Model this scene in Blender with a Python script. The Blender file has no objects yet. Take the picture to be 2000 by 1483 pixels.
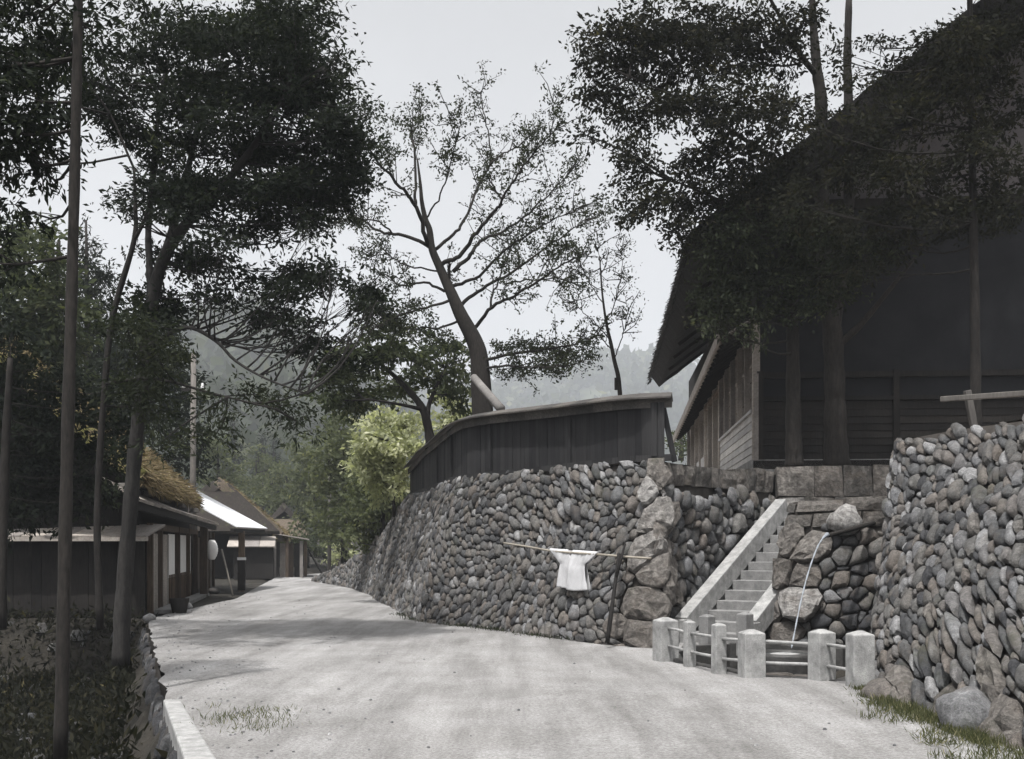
import bpy, bmesh, math, random
import numpy as np
from mathutils import Vector, Matrix, noise
from mathutils.geometry import delaunay_2d_cdt

R = math.radians
rnd = random.Random(11)
nrg = np.random.default_rng(7)
scene = bpy.context.scene
C = bpy.context.collection

# ------------------------------------------------------------------ camera
F, CX, HY, EYE = 2200.0, 1000.0, 1070.0, 1.6      # focal length and horizon in photo pixels, eye height in metres
cam = bpy.data.cameras.new('camera')
cam.sensor_width = 36.0
cam.lens = F / 2000 * 36.0
cam.shift_y = (HY - 741.5) / 2000
cam.clip_start, cam.clip_end = 0.1, 6000
cam_o = bpy.data.objects.new('camera', cam)
C.objects.link(cam_o)
cam_o.location = (0, 0, EYE)
cam_o.rotation_euler = (R(90), 0, 0)
scene.camera = cam_o

# ------------------------------------------------------------------ sky, sun, exposure
SUN_EL, SUN_AZ = R(68), R(-160)          # azimuth from +Y (away from camera) towards +X
w = bpy.data.worlds.new('World'); scene.world = w; w.use_nodes = True
nt = w.node_tree; nt.nodes.clear()
sky = nt.nodes.new('ShaderNodeTexSky'); sky.sky_type = 'NISHITA'; sky.sun_disc = False
sky.sun_elevation = SUN_EL; sky.sun_rotation = SUN_AZ
sky.air_density = 1.0; sky.dust_density = 6.0; sky.ozone_density = 1.0; sky.altitude = 300
hs = nt.nodes.new('ShaderNodeHueSaturation'); hs.inputs['Saturation'].default_value = 0.07
bg = nt.nodes.new('ShaderNodeBackground'); bg.inputs['Strength'].default_value = 0.15
wo = nt.nodes.new('ShaderNodeOutputWorld')
nt.links.new(sky.outputs[0], hs.inputs['Color']); # thin uneven high cloud
tc_ = nt.nodes.new('ShaderNodeTexCoord'); cn = nt.nodes.new('ShaderNodeTexNoise'); cn.inputs['Scale'].default_value = 2.2; cn.inputs['Detail'].default_value = 5
cr = nt.nodes.new('ShaderNodeValToRGB'); cr.color_ramp.elements[0].position = 0.3; cr.color_ramp.elements[0].color = (1.05, 1.05, 1.055, 1); cr.color_ramp.elements[1].position = 0.7; cr.color_ramp.elements[1].color = (1.28, 1.28, 1.275, 1)
cm = nt.nodes.new('ShaderNodeMix'); cm.data_type = 'RGBA'; cm.blend_type = 'MULTIPLY'; cm.inputs[0].default_value = 1.0
nt.links.new(tc_.outputs['Generated'], cn.inputs[0]); nt.links.new(cn.outputs[0], cr.inputs[0]); nt.links.new(hs.outputs[0], cm.inputs[6]); nt.links.new(cr.outputs[0], cm.inputs[7])
nt.links.new(cm.outputs[2], bg.inputs[0]); nt.links.new(bg.outputs[0], wo.inputs[0])

sl = bpy.data.lights.new('sun', 'SUN'); sl.energy = 3.6; sl.angle = R(0.6); sl.color = (1.0, 0.975, 0.945)
so = bpy.data.objects.new('sun', sl); C.objects.link(so)
sd = Vector((math.sin(SUN_AZ) * math.cos(SUN_EL), math.cos(SUN_AZ) * math.cos(SUN_EL), math.sin(SUN_EL)))
so.rotation_euler = (-sd).to_track_quat('-Z', 'Y').to_euler(); so.location = sd * 60

vs = scene.view_settings
vs.view_transform = 'Standard'; vs.look = 'None'; vs.exposure = 0.5; vs.gamma = 1.0
scene.cycles.max_bounces = 6; scene.cycles.diffuse_bounces = 3; scene.cycles.volume_bounces = 0
scene.cycles.transmission_bounces = 4; scene.cycles.glossy_bounces = 2
scene.cycles.use_denoising = True

# ------------------------------------------------------------------ helpers
def at(px, py, d):
    return Vector(((px - CX) / F * d, d, EYE + (HY - py) / F * d))

_mats = {}
def nodes_of(name):
    m = bpy.data.materials.new(name); m.use_nodes = True
    t = m.node_tree; b = t.nodes['Principled BSDF']
    b.inputs['Specular IOR Level'].default_value = 0.25
    return m, t, b
def N(t, kind, **kw):
    n = t.nodes.new(kind)
    for k, v in kw.items():
        setattr(n, k, v)
    return n
def ramp(t, src, stops):
    r = t.nodes.new('ShaderNodeValToRGB')
    e = r.color_ramp.elements
    while len(e) < len(stops): e.new(0.5)
    for i, (p, c) in enumerate(stops):
        e[i].position = p; e[i].color = (*c, 1) if len(c) == 3 else c
    t.links.new(src, r.inputs[0]); return r.outputs[0]
def noise_tex(t, scale, detail=5, rough=0.6, stretch=(1, 1, 1), rot=(0, 0, 0), coord='Object', dist=0.0):
    tc = t.nodes.new('ShaderNodeTexCoord'); mp = t.nodes.new('ShaderNodeMapping')
    mp.inputs['Scale'].default_value = stretch; mp.inputs['Rotation'].default_value = rot
    n = t.nodes.new('ShaderNodeTexNoise'); n.inputs['Scale'].default_value = scale
    n.inputs['Detail'].default_value = detail; n.inputs['Roughness'].default_value = rough; n.inputs['Distortion'].default_value = dist
    if coord == 'World':
        g = t.nodes.new('ShaderNodeNewGeometry'); t.links.new(g.outputs['Position'], mp.inputs[0])
    else:
        t.links.new(tc.outputs[coord], mp.inputs[0])
    t.links.new(mp.outputs[0], n.inputs[0]); return n.outputs[0]
def mix(t, a, b, f, mode='MIX'):
    m = t.nodes.new('ShaderNodeMix'); m.data_type = 'RGBA'; m.blend_type = mode
    for s, v in ((6, a), (7, b), (0, f)):
        if hasattr(v, 'is_linked'): t.links.new(v, m.inputs[s])
        elif isinstance(v, tuple): m.inputs[s].default_value = (*v, 1)
        else: m.inputs[s].default_value = v
    return m.outputs[2]
def bump(t, b, h, strength=0.4, dist=0.02):
    n = t.nodes.new('ShaderNodeBump'); n.inputs['Strength'].default_value = strength; n.inputs['Distance'].default_value = dist
    t.links.new(h, n.inputs['Height']); t.links.new(n.outputs[0], b.inputs['Normal'])

def mat_stone(name, stops, rough=0.9, lich=0.35, bs=(0.9, 0.03), nscale=45):
    m, t, b = nodes_of(name)
    a = N(t, 'ShaderNodeAttribute', attribute_name='tone')
    base = ramp(t, a.outputs['Fac'], stops)
    n1 = noise_tex(t, 9, 6, 0.65, coord='World'); n2 = noise_tex(t, nscale, 6, 0.75, coord='World')
    m1 = ramp(t, n1, [(0.3, (0.35, 0.35, 0.35)), (0.5, (0.9, 0.89, 0.88)), (0.7, (1.5, 1.49, 1.47))])
    c = mix(t, base, m1, 0.8, 'MULTIPLY')
    m2 = ramp(t, n2, [(0.32, (0.45, 0.45, 0.45)), (0.68, (1.5, 1.5, 1.5))])
    c = mix(t, c, m2, 0.75, 'MULTIPLY')
    n3 = noise_tex(t, 3.1, 4, 0.7, coord='World')
    f = ramp(t, n3, [(0.5, (0, 0, 0)), (0.68, (lich, lich, lich))])
    c = mix(t, c, (0.13, 0.106, 0.085), f)
    n6 = noise_tex(t, 1.3, 5, 0.75, coord='World'); c = mix(t, c, (0.055, 0.06, 0.035), ramp(t, n6, [(0.56, (0, 0, 0)), (0.74, (0.55, 0.55, 0.55))]))
    t.links.new(c, b.inputs['Base Color']); b.inputs['Roughness'].default_value = rough
    bump(t, b, n2, *bs); return m
def mat_wood(name, c1, c2, scale=6, stretch=(8, 8, 0.6), rough=0.85, bstr=0.4, coord='Object'):
    m, t, b = nodes_of(name)
    n1 = noise_tex(t, scale, 6, 0.65, stretch, coord=coord); n2 = noise_tex(t, 1.7, 3, 0.6, coord='World')
    c = ramp(t, n1, [(0.25, c1), (0.75, c2)])
    oi = N(t, 'ShaderNodeObjectInfo')
    v = ramp(t, oi.outputs['Random'], [(0, (0.6, 0.6, 0.62)), (1, (1.3, 1.27, 1.22))])
    c = mix(t, c, v, 0.9, 'MULTIPLY')
    m2 = ramp(t, n2, [(0.3, (0.65, 0.65, 0.66)), (0.7, (1.2, 1.2, 1.2))])
    c = mix(t, c, m2, 0.7, 'MULTIPLY')
    t.links.new(c, b.inputs['Base Color']); b.inputs['Roughness'].default_value = rough
    bump(t, b, n1, bstr, 0.01); return m
def mat_plain(name, c1, c2, scale=4, rough=0.85, bstr=0.3, bd=0.01, fine=60):
    m, t, b = nodes_of(name)
    n1 = noise_tex(t, scale, 6, 0.65, coord='World'); n2 = noise_tex(t, fine, 4, 0.6, coord='World')
    c = ramp(t, n1, [(0.28, c1), (0.72, c2)])
    m2 = ramp(t, n2, [(0.3, (0.75, 0.75, 0.75)), (0.7, (1.2, 1.2, 1.2))])
    c = mix(t, c, m2, 0.7, 'MULTIPLY')
    t.links.new(c, b.inputs['Base Color']); b.inputs['Roughness'].default_value = rough
    bump(t, b, n2, bstr, bd); return m
def mat_leaf(name, stops, trans=0.45):
    m, t, b = nodes_of(name)
    a = N(t, 'ShaderNodeAttribute', attribute_name='tone')
    c = ramp(t, a.outputs['Fac'], stops)
    t.links.new(c, b.inputs['Base Color']); b.inputs['Roughness'].default_value = 0.75; b.inputs['Specular IOR Level'].default_value = 0.08
    tr = N(t, 'ShaderNodeBsdfTranslucent')
    c2 = mix(t, c, (1.3, 1.35, 0.85), 1.0, 'MULTIPLY'); t.links.new(c2, tr.inputs[0])
    ms = N(t, 'ShaderNodeMixShader'); ms.inputs[0].default_value = trans
    t.links.new(b.outputs[0], ms.inputs[1]); t.links.new(tr.outputs[0], ms.inputs[2])
    t.links.new(ms.outputs[0], t.nodes['Material Output'].inputs[0]); return m

M = {}
GREYS = [(0.0, (0.045, 0.046, 0.05)), (0.25, (0.085, 0.087, 0.09)), (0.45, (0.13, 0.127, 0.122)), (0.58, (0.132, 0.118, 0.107)),
         (0.72, (0.14, 0.143, 0.15)), (0.9, (0.215, 0.216, 0.22)), (1.0, (0.38, 0.38, 0.385))]
M['stone'] = mat_stone('cobble_stone', GREYS)
M['rock'] = mat_stone('quarried_rock', [(0, (0.085, 0.083, 0.08)), (0.5, (0.16, 0.147, 0.135)), (0.8, (0.225, 0.21, 0.195)), (1, (0.42, 0.41, 0.4))], lich=0.4, bs=(1.0, 0.12), nscale=13)
M['joint'] = mat_plain('joint_earth', (0.025, 0.022, 0.02), (0.07, 0.062, 0.055), 6)
M['granite'] = mat_plain('dressed_granite', (0.17, 0.17, 0.168), (0.4, 0.398, 0.39), 7, 0.9, 0.7, 0.012, 70)
M['granite_d'] = mat_plain('worn_granite', (0.13, 0.13, 0.13), (0.27, 0.267, 0.262), 6, 0.9, 0.7, 0.012, 70)
M['bark'] = mat_wood('tree_bark', (0.01, 0.0095, 0.009), (0.036, 0.032, 0.029), 7, (4, 4, 1), 0.95, 0.9, 'World')
M['bark_g'] = mat_wood('grey_bark', (0.018, 0.017, 0.016), (0.055, 0.052, 0.049), 7, (4, 4, 1), 0.95, 0.9, 'World')
M['fence'] = mat_wood('weathered_fence_board', (0.01, 0.01, 0.0115), (0.042, 0.042, 0.044), 5, (9, 9, 0.5))
M['fence_cap'] = mat_wood('weathered_cap_board', (0.045, 0.042, 0.04), (0.12, 0.113, 0.105), 5, (1, 6, 6))
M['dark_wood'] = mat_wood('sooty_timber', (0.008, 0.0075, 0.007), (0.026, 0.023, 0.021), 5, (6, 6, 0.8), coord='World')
M['brown_wood'] = mat_wood('brown_timber', (0.05, 0.038, 0.029), (0.15, 0.112, 0.082), 5, (8, 8, 0.6), coord='World')
M['grey_wood'] = mat_wood('silvered_board', (0.36, 0.355, 0.35), (0.6, 0.595, 0.585), 5, (1, 0.5, 9), coord='World')
M['pale_wood'] = mat_wood('pale_board', (0.2, 0.18, 0.165), (0.38, 0.355, 0.33), 5, (5, 0.6, 5), coord='World')
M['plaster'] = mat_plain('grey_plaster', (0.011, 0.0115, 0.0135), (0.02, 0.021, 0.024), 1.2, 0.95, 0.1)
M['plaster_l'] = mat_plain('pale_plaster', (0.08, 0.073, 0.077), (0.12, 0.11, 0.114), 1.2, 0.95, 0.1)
M['paper'] = mat_plain('paper_screen', (0.74, 0.73, 0.72), (0.84, 0.835, 0.83), 2.0, 0.9, 0.05)
M['cloth'] = mat_plain('white_cotton', (0.46, 0.46, 0.47), (0.57, 0.57, 0.58), 6, 0.9, 0.25, 0.004, 160)
M['sheet'] = mat_plain('white_roof_board', (0.62, 0.63, 0.65), (0.74, 0.75, 0.77), 1.5, 0.5, 0.1)
M['wet_shaded'] = mat_plain('wet_shaded_stone', (0.025, 0.025, 0.025), (0.07, 0.068, 0.065), 5, 0.45, 0.5, 0.015, 30)  # wet stone for the basin; on the pit lining its darkness stands for shade
M['pole_grey'] = mat_wood('weathered_pole', (0.07, 0.066, 0.062), (0.15, 0.142, 0.134), 6, (4, 4, 0.8), coord='World')
M['pole'] = mat_wood('bamboo_pole', (0.17, 0.155, 0.13), (0.3, 0.28, 0.245), 8, (1, 6, 6), coord='World')
M['iron'] = mat_plain('dark_iron', (0.05, 0.05, 0.05), (0.1, 0.09, 0.085), 8, 0.6)
M['ceramic'] = mat_plain('white_ceramic', (0.7, 0.7, 0.72), (0.8, 0.8, 0.8), 8, 0.25, 0.0)
M['log'] = mat_wood('peeled_log', (0.19, 0.18, 0.168), (0.32, 0.305, 0.285), 6, (3, 3, 3), coord='World')

def mat_thatch(name, straw1, straw2, moss, amount):
    m, t, b = nodes_of(name)
    n1 = noise_tex(t, 9, 8, 0.85, (1, 1, 0.5), coord='World'); n2 = noise_tex(t, 3.2, 6, 0.75, coord='World')
    c = ramp(t, n1, [(0.3, straw1), (0.7, straw2)])
    f = ramp(t, n2, [(0.62 - amount * 0.35, (0, 0, 0)), (0.72 - amount * 0.3, (1, 1, 1))])
    mc = ramp(t, n1, [(0.3, tuple(x * 0.5 for x in moss)), (0.7, moss)])
    c = mix(t, c, mc, f)
    t.links.new(c, b.inputs['Base Color']); b.inputs['Roughness'].default_value = 1.0
    bump(t, b, n1, 0.9, 0.05); return m
M['thatch_moss'] = mat_thatch('mossy_thatch', (0.05, 0.04, 0.028), (0.29, 0.225, 0.13), (0.15, 0.145, 0.05), 0.55)
M['thatch_grey'] = mat_thatch('grey_thatch', (0.016, 0.014, 0.013), (0.05, 0.043, 0.038), (0.1, 0.11, 0.05), 0.15)
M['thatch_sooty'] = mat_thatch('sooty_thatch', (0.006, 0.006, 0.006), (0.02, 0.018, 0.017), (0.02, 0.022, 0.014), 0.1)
M['thatch_brown'] = mat_thatch('brown_thatch', (0.05, 0.04, 0.032), (0.17, 0.135, 0.105), (0.1, 0.11, 0.05), 0.3)

def mat_road():
    m, t, b = nodes_of('pale_gravel_road')
    n1 = noise_tex(t, 0.55, 6, 0.6, (1, 0.35, 1), coord='World', dist=0.6)
    n2 = noise_tex(t, 30, 5, 0.75, coord='World'); n3 = noise_tex(t, 2.2, 6, 0.65, (1, 0.09, 1), (0, 0, R(-11)), coord='World')
    c = ramp(t, n1, [(0.3, (0.195, 0.192, 0.189)), (0.5, (0.268, 0.265, 0.263)), (0.7, (0.33, 0.327, 0.326))])
    c = mix(t, c, ramp(t, n3, [(0.3, (0.6, 0.59, 0.58)), (0.62, (1.15, 1.15, 1.15))]), 0.8, 'MULTIPLY')
    c = mix(t, c, ramp(t, n2, [(0.3, (0.62, 0.61, 0.6)), (0.65, (1.15, 1.15, 1.15))]), 0.8, 'MULTIPLY')
    n4 = noise_tex(t, 38, 8, 0.9, coord='World'); c = mix(t, c, ramp(t, n4, [(0.38, (0.45, 0.44, 0.43)), (0.5, (1.0, 1.0, 1.0)), (0.62, (1.4, 1.4, 1.4))]), 0.9, 'MULTIPLY')
    n5 = noise_tex(t, 0.9, 7, 0.75, coord='World'); c = mix(t, c, ramp(t, n5, [(0.4, (0.74, 0.73, 0.715)), (0.58, (1.05, 1.05, 1.05))]), 0.5, 'MULTIPLY')
    t.links.new(c, b.inputs['Base Color']); b.inputs['Roughness'].default_value = 0.95
    bump(t, b, n2, 0.7, 0.025); return m
M['road'] = mat_road()
M['earth'] = mat_plain('damp_earth', (0.012, 0.011, 0.009), (0.034, 0.03, 0.024), 1.5, 0.95, 0.8, 0.04, 14)
M['field'] = mat_plain('grassy_ground', (0.04, 0.05, 0.022), (0.12, 0.115, 0.06), 0.5, 0.95, 0.8, 0.04, 10)
M['terrace'] = mat_plain('bare_yard_earth', (0.24, 0.215, 0.19), (0.36, 0.33, 0.3), 0.9, 0.95, 0.5, 0.02, 25)
M['hill'] = mat_plain('wooded_hill', (0.035, 0.045, 0.025), (0.075, 0.085, 0.05), 0.03, 1.0, 0.3, 0.5, 0.4)

def mat_water():
    m, t, b = nodes_of('still_water')
    b.inputs['Base Color'].default_value = (0.03, 0.035, 0.035, 1); b.inputs['Roughness'].default_value = 0.06
    b.inputs['Specular IOR Level'].default_value = 0.8
    n = noise_tex(t, 14, 3, 0.5, coord='World'); bump(t, b, n, 0.25, 0.02); return m
M['water'] = mat_water()
def mat_jet():
    m, t, b = nodes_of('falling_water')
    b.inputs['Base Color'].default_value = (0.36, 0.39, 0.43, 1); b.inputs['Roughness'].default_value = 0.3
    b.inputs['Transmission Weight'].default_value = 0.35; b.inputs['IOR'].default_value = 1.33
    n = noise_tex(t, 40, 3, 0.5, coord='World'); bump(t, b, n, 0.5, 0.01); return m
M['jet'] = mat_jet()
def mat_glass():
    m, t, b = nodes_of('window_glass')
    b.inputs['Base Color'].default_value = (0.02, 0.022, 0.025, 1); b.inputs['Roughness'].default_value = 0.05
    b.inputs['Specular IOR Level'].default_value = 0.6
    n = noise_tex(t, 2.5, 2, 0.5, coord='World'); bump(t, b, n, 0.15, 0.02); return m
M['glass'] = mat_glass()

DARK = [(0, (0.008, 0.011, 0.009)), (0.5, (0.017, 0.022, 0.016)), (0.85, (0.03, 0.037, 0.024)), (1, (0.06, 0.066, 0.038))]
MIDG = [(0, (0.028, 0.036, 0.022)), (0.5, (0.055, 0.067, 0.038)), (0.85, (0.09, 0.1, 0.055)), (1, (0.15, 0.15, 0.08))]
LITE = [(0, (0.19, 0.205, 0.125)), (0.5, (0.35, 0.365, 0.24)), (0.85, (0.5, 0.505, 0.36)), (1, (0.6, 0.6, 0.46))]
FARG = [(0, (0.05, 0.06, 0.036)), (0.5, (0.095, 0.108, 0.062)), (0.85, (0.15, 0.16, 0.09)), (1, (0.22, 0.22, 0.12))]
SPRS = [(0, (0.014, 0.018, 0.012)), (0.5, (0.028, 0.034, 0.021)), (1, (0.055, 0.06, 0.036))]
M['leaf_dark'] = mat_leaf('dark_leaf', DARK, 0.35)
M['leaf_mid'] = mat_leaf('green_leaf', MIDG, 0.4)
M['leaf_soft'] = mat_leaf('soft_leaf', [(0, (0.014, 0.018, 0.012)), (0.5, (0.028, 0.034, 0.021)), (0.85, (0.05, 0.056, 0.033)), (1, (0.09, 0.092, 0.055))], 0.35)
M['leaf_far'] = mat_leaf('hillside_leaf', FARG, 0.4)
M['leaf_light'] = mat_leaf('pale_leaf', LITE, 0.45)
M['leaf_sparse'] = mat_leaf('small_leaf', SPRS, 0.35)
M['leaf_rust'] = mat_leaf('rusty_leaf', [(0, (0.009, 0.01, 0.008)), (0.5, (0.018, 0.019, 0.013)), (0.9, (0.035, 0.032, 0.019)), (1, (0.08, 0.07, 0.036))], 0.35)
M['grass'] = mat_leaf('grass_blade', [(0, (0.035, 0.042, 0.02)), (0.6, (0.085, 0.092, 0.045)), (0.85, (0.13, 0.125, 0.07)), (1, (0.24, 0.22, 0.14))], 0.4)

# mesh builder -----------------------------------------------------
class MB:
    def __init__(s): s.v = []; s.f = []; s.t = []
    def add(s, verts, faces, tone=0.5):
        o = len(s.v); s.v += [tuple(p) for p in verts]; s.f += [tuple(i + o for i in f) for f in faces]; s.t += [tone] * len(verts)
    def box(s, c, sx, sy, sz, rz=0.0, ax=None, tone=0.5, taper=1.0):
        """c = centre; ax = optional 3 axis vectors"""
        c = Vector(c)
        if ax is None:
            ax = (Vector((math.cos(rz), math.sin(rz), 0)), Vector((-math.sin(rz), math.cos(rz), 0)), Vector((0, 0, 1)))
        vs_ = []
        for k in (-1, 1):
            f = taper if k > 0 else 1.0
            for i, j in ((-1, -1), (1, -1), (1, 1), (-1, 1)):
                vs_.append(c + ax[0] * (i * sx / 2 * f) + ax[1] * (j * sy / 2 * f) + ax[2] * (k * sz / 2))
        s.add(vs_, [(3, 2, 1, 0), (4, 5, 6, 7), (0, 1, 5, 4), (1, 2, 6, 5), (2, 3, 7, 6), (3, 0, 4, 7)], tone)
    def bar(s, a, b, wd, ht, up=(0, 0, 1), tone=0.5):
        a, b = Vector(a), Vector(b); d = (b - a); L = d.length; d.normalize()
        side = d.cross(Vector(up)); side.normalize(); u = side.cross(d)
        s.box((a + b) / 2, L, wd, ht, ax=(d, side, u), tone=tone)
    def tube(s, pts, radii, n=7, tone=0.5, cap=True):
        pts = [Vector(p) for p in pts]; o = len(s.v); m = len(pts)
        if not hasattr(radii, '__len__'): radii = [radii] * m
        ref = None
        for i, p in enumerate(pts):
            d = (pts[min(i + 1, m - 1)] - pts[max(i - 1, 0)])
            if d.length < 1e-9: d = Vector((0, 0, 1))
            d.normalize()
            if ref is None:
                ref = d.cross(Vector((0.3, 0.95, 0.1)))
                if ref.length < 1e-3: ref = d.cross(Vector((1, 0, 0)))
            a = ref - d * ref.dot(d)
            if a.length < 1e-6: a = d.orthogonal()
            a.normalize(); ref = a; b = d.cross(a)
            for k in range(n):
                q = 2 * math.pi * k / n
                s.v.append(tuple(p + (a * math.cos(q) + b * math.sin(q)) * radii[i])); s.t.append(tone)
        for i in range(m - 1):
            for k in range(n):
                k2 = (k + 1) % n
                s.f.append((o + i * n + k, o + i * n + k2, o + (i + 1) * n + k2, o + (i + 1) * n + k))
        if cap:
            s.f.append(tuple(o + k for k in range(n))[::-1]); s.f.append(tuple(o + (m - 1) * n + k for k in range(n)))
    def quad(s, a, b, c, d, tone=0.5): s.add([a, b, c, d], [(0, 1, 2, 3)], tone)
    def mesh(s, name, smooth=False, off=None):
        me = bpy.data.meshes.new(name)
        vv = s.v if off is None else [(x - off[0], y - off[1], z - off[2]) for x, y, z in s.v]
        me.from_pydata(vv, [], s.f)
        at_ = me.attributes.new('tone', 'FLOAT', 'POINT'); at_.data.foreach_set('value', np.array(s.t, dtype=np.float32))
        if smooth: me.polygons.foreach_set('use_smooth', [True] * len(me.polygons))
        me.update(); return me
    def build(s, name, m, parent=None, smooth=False, bevel=0, recentre=True):
        off = None
        if recentre and s.v:
            a = np.array(s.v); off = tuple((a.min(0) + a.max(0)) / 2)
        me = s.mesh(name, smooth, off)
        o = bpy.data.objects.new(name, me); C.objects.link(o)
        if off: o.location = off
        me.materials.append(M[m] if isinstance(m, str) else m)
        attach(o, parent)
        if bevel:
            bv = o.modifiers.new('bevel', 'BEVEL'); bv.width = bevel; bv.segments = 2
        return o
def attach(o, parent):
    if parent is not None:
        o.parent = parent
        o.matrix_parent_inverse = Matrix.Translation(-world_loc(parent))
def world_loc(p):
    # children are always built in world coordinates, so their own location is their world location
    return Vector(p.location)
def thing(name, label, cat, loc, group=None):
    o = bpy.data.objects.new(name, None); C.objects.link(o); o.location = loc; o.empty_display_size = 0.2
    return tag(o, label, cat, group)
def tag(o, label, cat, group=None):
    o['label'] = label; o['category'] = cat
    if group: o['group'] = group
    return o
def struct(o): o['kind'] = 'structure'; return o
def stuff(o): o['kind'] = 'stuff'; return o

def catmull(pts, per=6):
    pts = [Vector(p) for p in pts]
    if len(pts) < 3: 
        return [pts[0].lerp(pts[1], i / per) for i in range(per + 1)]
    out = []
    P = [pts[0] * 2 - pts[1]] + pts + [pts[-1] * 2 - pts[-2]]
    for i in range(1, len(P) - 2):
        a, b, c, d = P[i - 1], P[i], P[i + 1], P[i + 2]
        for k in range(per):
            t = k / per
            out.append(0.5 * ((2 * b) + (c - a) * t + (2 * a - 5 * b + 4 * c - d) * t * t + (3 * b - a - 3 * c + d) * t ** 3))
    out.append(pts[-1]); return out

# ------------------------------------------------------------------ ground and road
def road_left(y):
    P = [(0, 0.6), (6, -1.5), (9.5, -2.72), (11.7, -3.57), (15.3, -4.8), (24.3, -7.85), (26.8, -8.3), (35, -8.6), (46, -10.4), (60, -12.6), (70, -12.4), (85, -11.4)]
    return np.interp(y, [p[0] for p in P], [p[1] for p in P])
def road_right(y):
    P = [(0, 9), (17, 9), (18.2, 4.2), (22, 1.5), (26, -0.5), (30, -1.7), (34, -2.6), (41, -3.8), (47.6, -6.3), (54, -8.6), (62, -8.4), (72, -7.4), (85, -6)]
    return np.interp(y, [p[0] for p in P], [p[1] for p in P])
def road_h(x, y):
    return 0.05 * noise.noise((x * 0.35, y * 0.2, 3.1)) + 0.012 * noise.noise((x * 2.1, y * 1.6, 0.0))
PIT = [(2.42, 15.95), (2.78, 14.9), (3.0, 14.08), (3.85, 13.35), (4.55, 14.4), (5.05, 16.0), (5.2, 17.6), (4.4, 18.35), (3.55, 18.45), (2.85, 18.1), (2.5, 17.0)]
def in_poly(x, y, P):
    c = False; j = len(P) - 1
    for i in range(len(P)):
        if (P[i][1] > y) != (P[j][1] > y) and x < (P[j][0] - P[i][0]) * (y - P[i][1]) / (P[j][1] - P[i][1]) + P[i][0]: c = not c
        j = i
    return c
def make_road():
    pts = []; ys = []
    y = 2.0
    while y < 78:
        ys.append(y); y += 0.22 if y < 20 else (0.4 if y < 40 else 1.2)
    L = [Vector((road_left(q) + (0.10 * noise.noise((q * 1.3, 0, 9)) if q < 27 else 0.05 * noise.noise((q, 0, 2))), q)) for q in ys]
    Rr = [Vector((road_right(q), q)) for q in ys]
    out = L + Rr[::-1]; nb = len(out); pts += out
    edges = [(i, (i + 1) % nb) for i in range(nb)]
    o = len(pts); pts += [Vector(p) for p in PIT]; edges += [(o + i, o + (i + 1) % len(PIT)) for i in range(len(PIT))]
    for i, q in enumerate(ys):
        a, b = L[i].x, Rr[i].x
        n = max(3, int((b - a) / (0.24 if q < 20 else 0.45)))
        for k in range(1, n):
            x = a + (b - a) * (k + 0.3 * rnd.uniform(-1, 1)) / n
            pts.append(Vector((x, q + rnd.uniform(-0.05, 0.05))))
    v, e, f, *_ = delaunay_2d_cdt(pts, edges, [], 1, 1e-4)
    vv = [(p.x, p.y, road_h(p.x, p.y)) for p in v]
    ff = []
    for t in f:
        cx = sum(v[i].x for i in t) / 3; cy = sum(v[i].y for i in t) / 3
        if not in_poly(cx, cy, PIT): ff.append(tuple(t))
    me = bpy.data.meshes.new('road'); me.from_pydata(vv, [], ff); me.materials.append(M['road'])
    me.polygons.foreach_set('use_smooth', [True] * len(me.polygons))
    r = bpy.data.objects.new('road', me); C.objects.link(r); struct(r)
    # the sheet's face towards the ditch
    return r
road = make_road()

def ground_h(x, y):
    # ditch left of the road in front of the houses
    h = -0.25
    e = road_left(y) - 0.12
    if y < 25.5 and x < e:
        dd = e - x
        k = min(1, dd / 0.7); far = min(1, max(0, (25.2 - y) / 0.8))
        h += -1.05 * k * far * (1 - 0.35 * min(1, max(0, (dd - 3) / 6))) + 0.16 * noise.noise((x * 0.9, y * 0.9, 1)) * far
    if x < e and y >= 25.5: h = -0.04
    if in_poly(x, y, PIT): h = -0.62
    if y > 62 or x < -24:
        h += 0.05 * max(0, y - 62) * (0.6 if x > -20 else 1) * 0.6
    if y > 25 and x < -16: h += 0.12 * min(40, -16 - x)
    return h
def make_ground():
    xs = sorted(set([-1300, -900, -600, -400, -250, -160, -100, -70, -50, -38, -30, -25, -21] + [round(-18 + 0.4 * i, 2) for i in range(61)] + [7, 8, 10, 14, 20, 30, 50, 80, 130, 220, 400, 700, 1000, 1300]))
    ys = sorted(set([-40, -15, -5] + [round(0.4 * i, 2) for i in range(0, 90)] + [37, 39, 42, 46, 52, 60, 70, 85, 100, 130, 170, 230, 320, 450, 650, 900, 1300, 1700]))
    vv = [(x, y, ground_h(x, y) if y < 130 else ground_h(x, 130)) for y in ys for x in xs]
    nx = len(xs); ff = [(j * nx + i, j * nx + i + 1, (j + 1) * nx + i + 1, (j + 1) * nx + i) for j in range(len(ys) - 1) for i in range(nx - 1)]
    me = bpy.data.meshes.new('ground'); me.from_pydata(vv, [], ff); me.materials.append(M['earth'])
    me.polygons.foreach_set('use_smooth', [True] * len(me.polygons))
    g = bpy.data.objects.new('ground', me); C.objects.link(g); struct(g)
make_ground()

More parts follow.
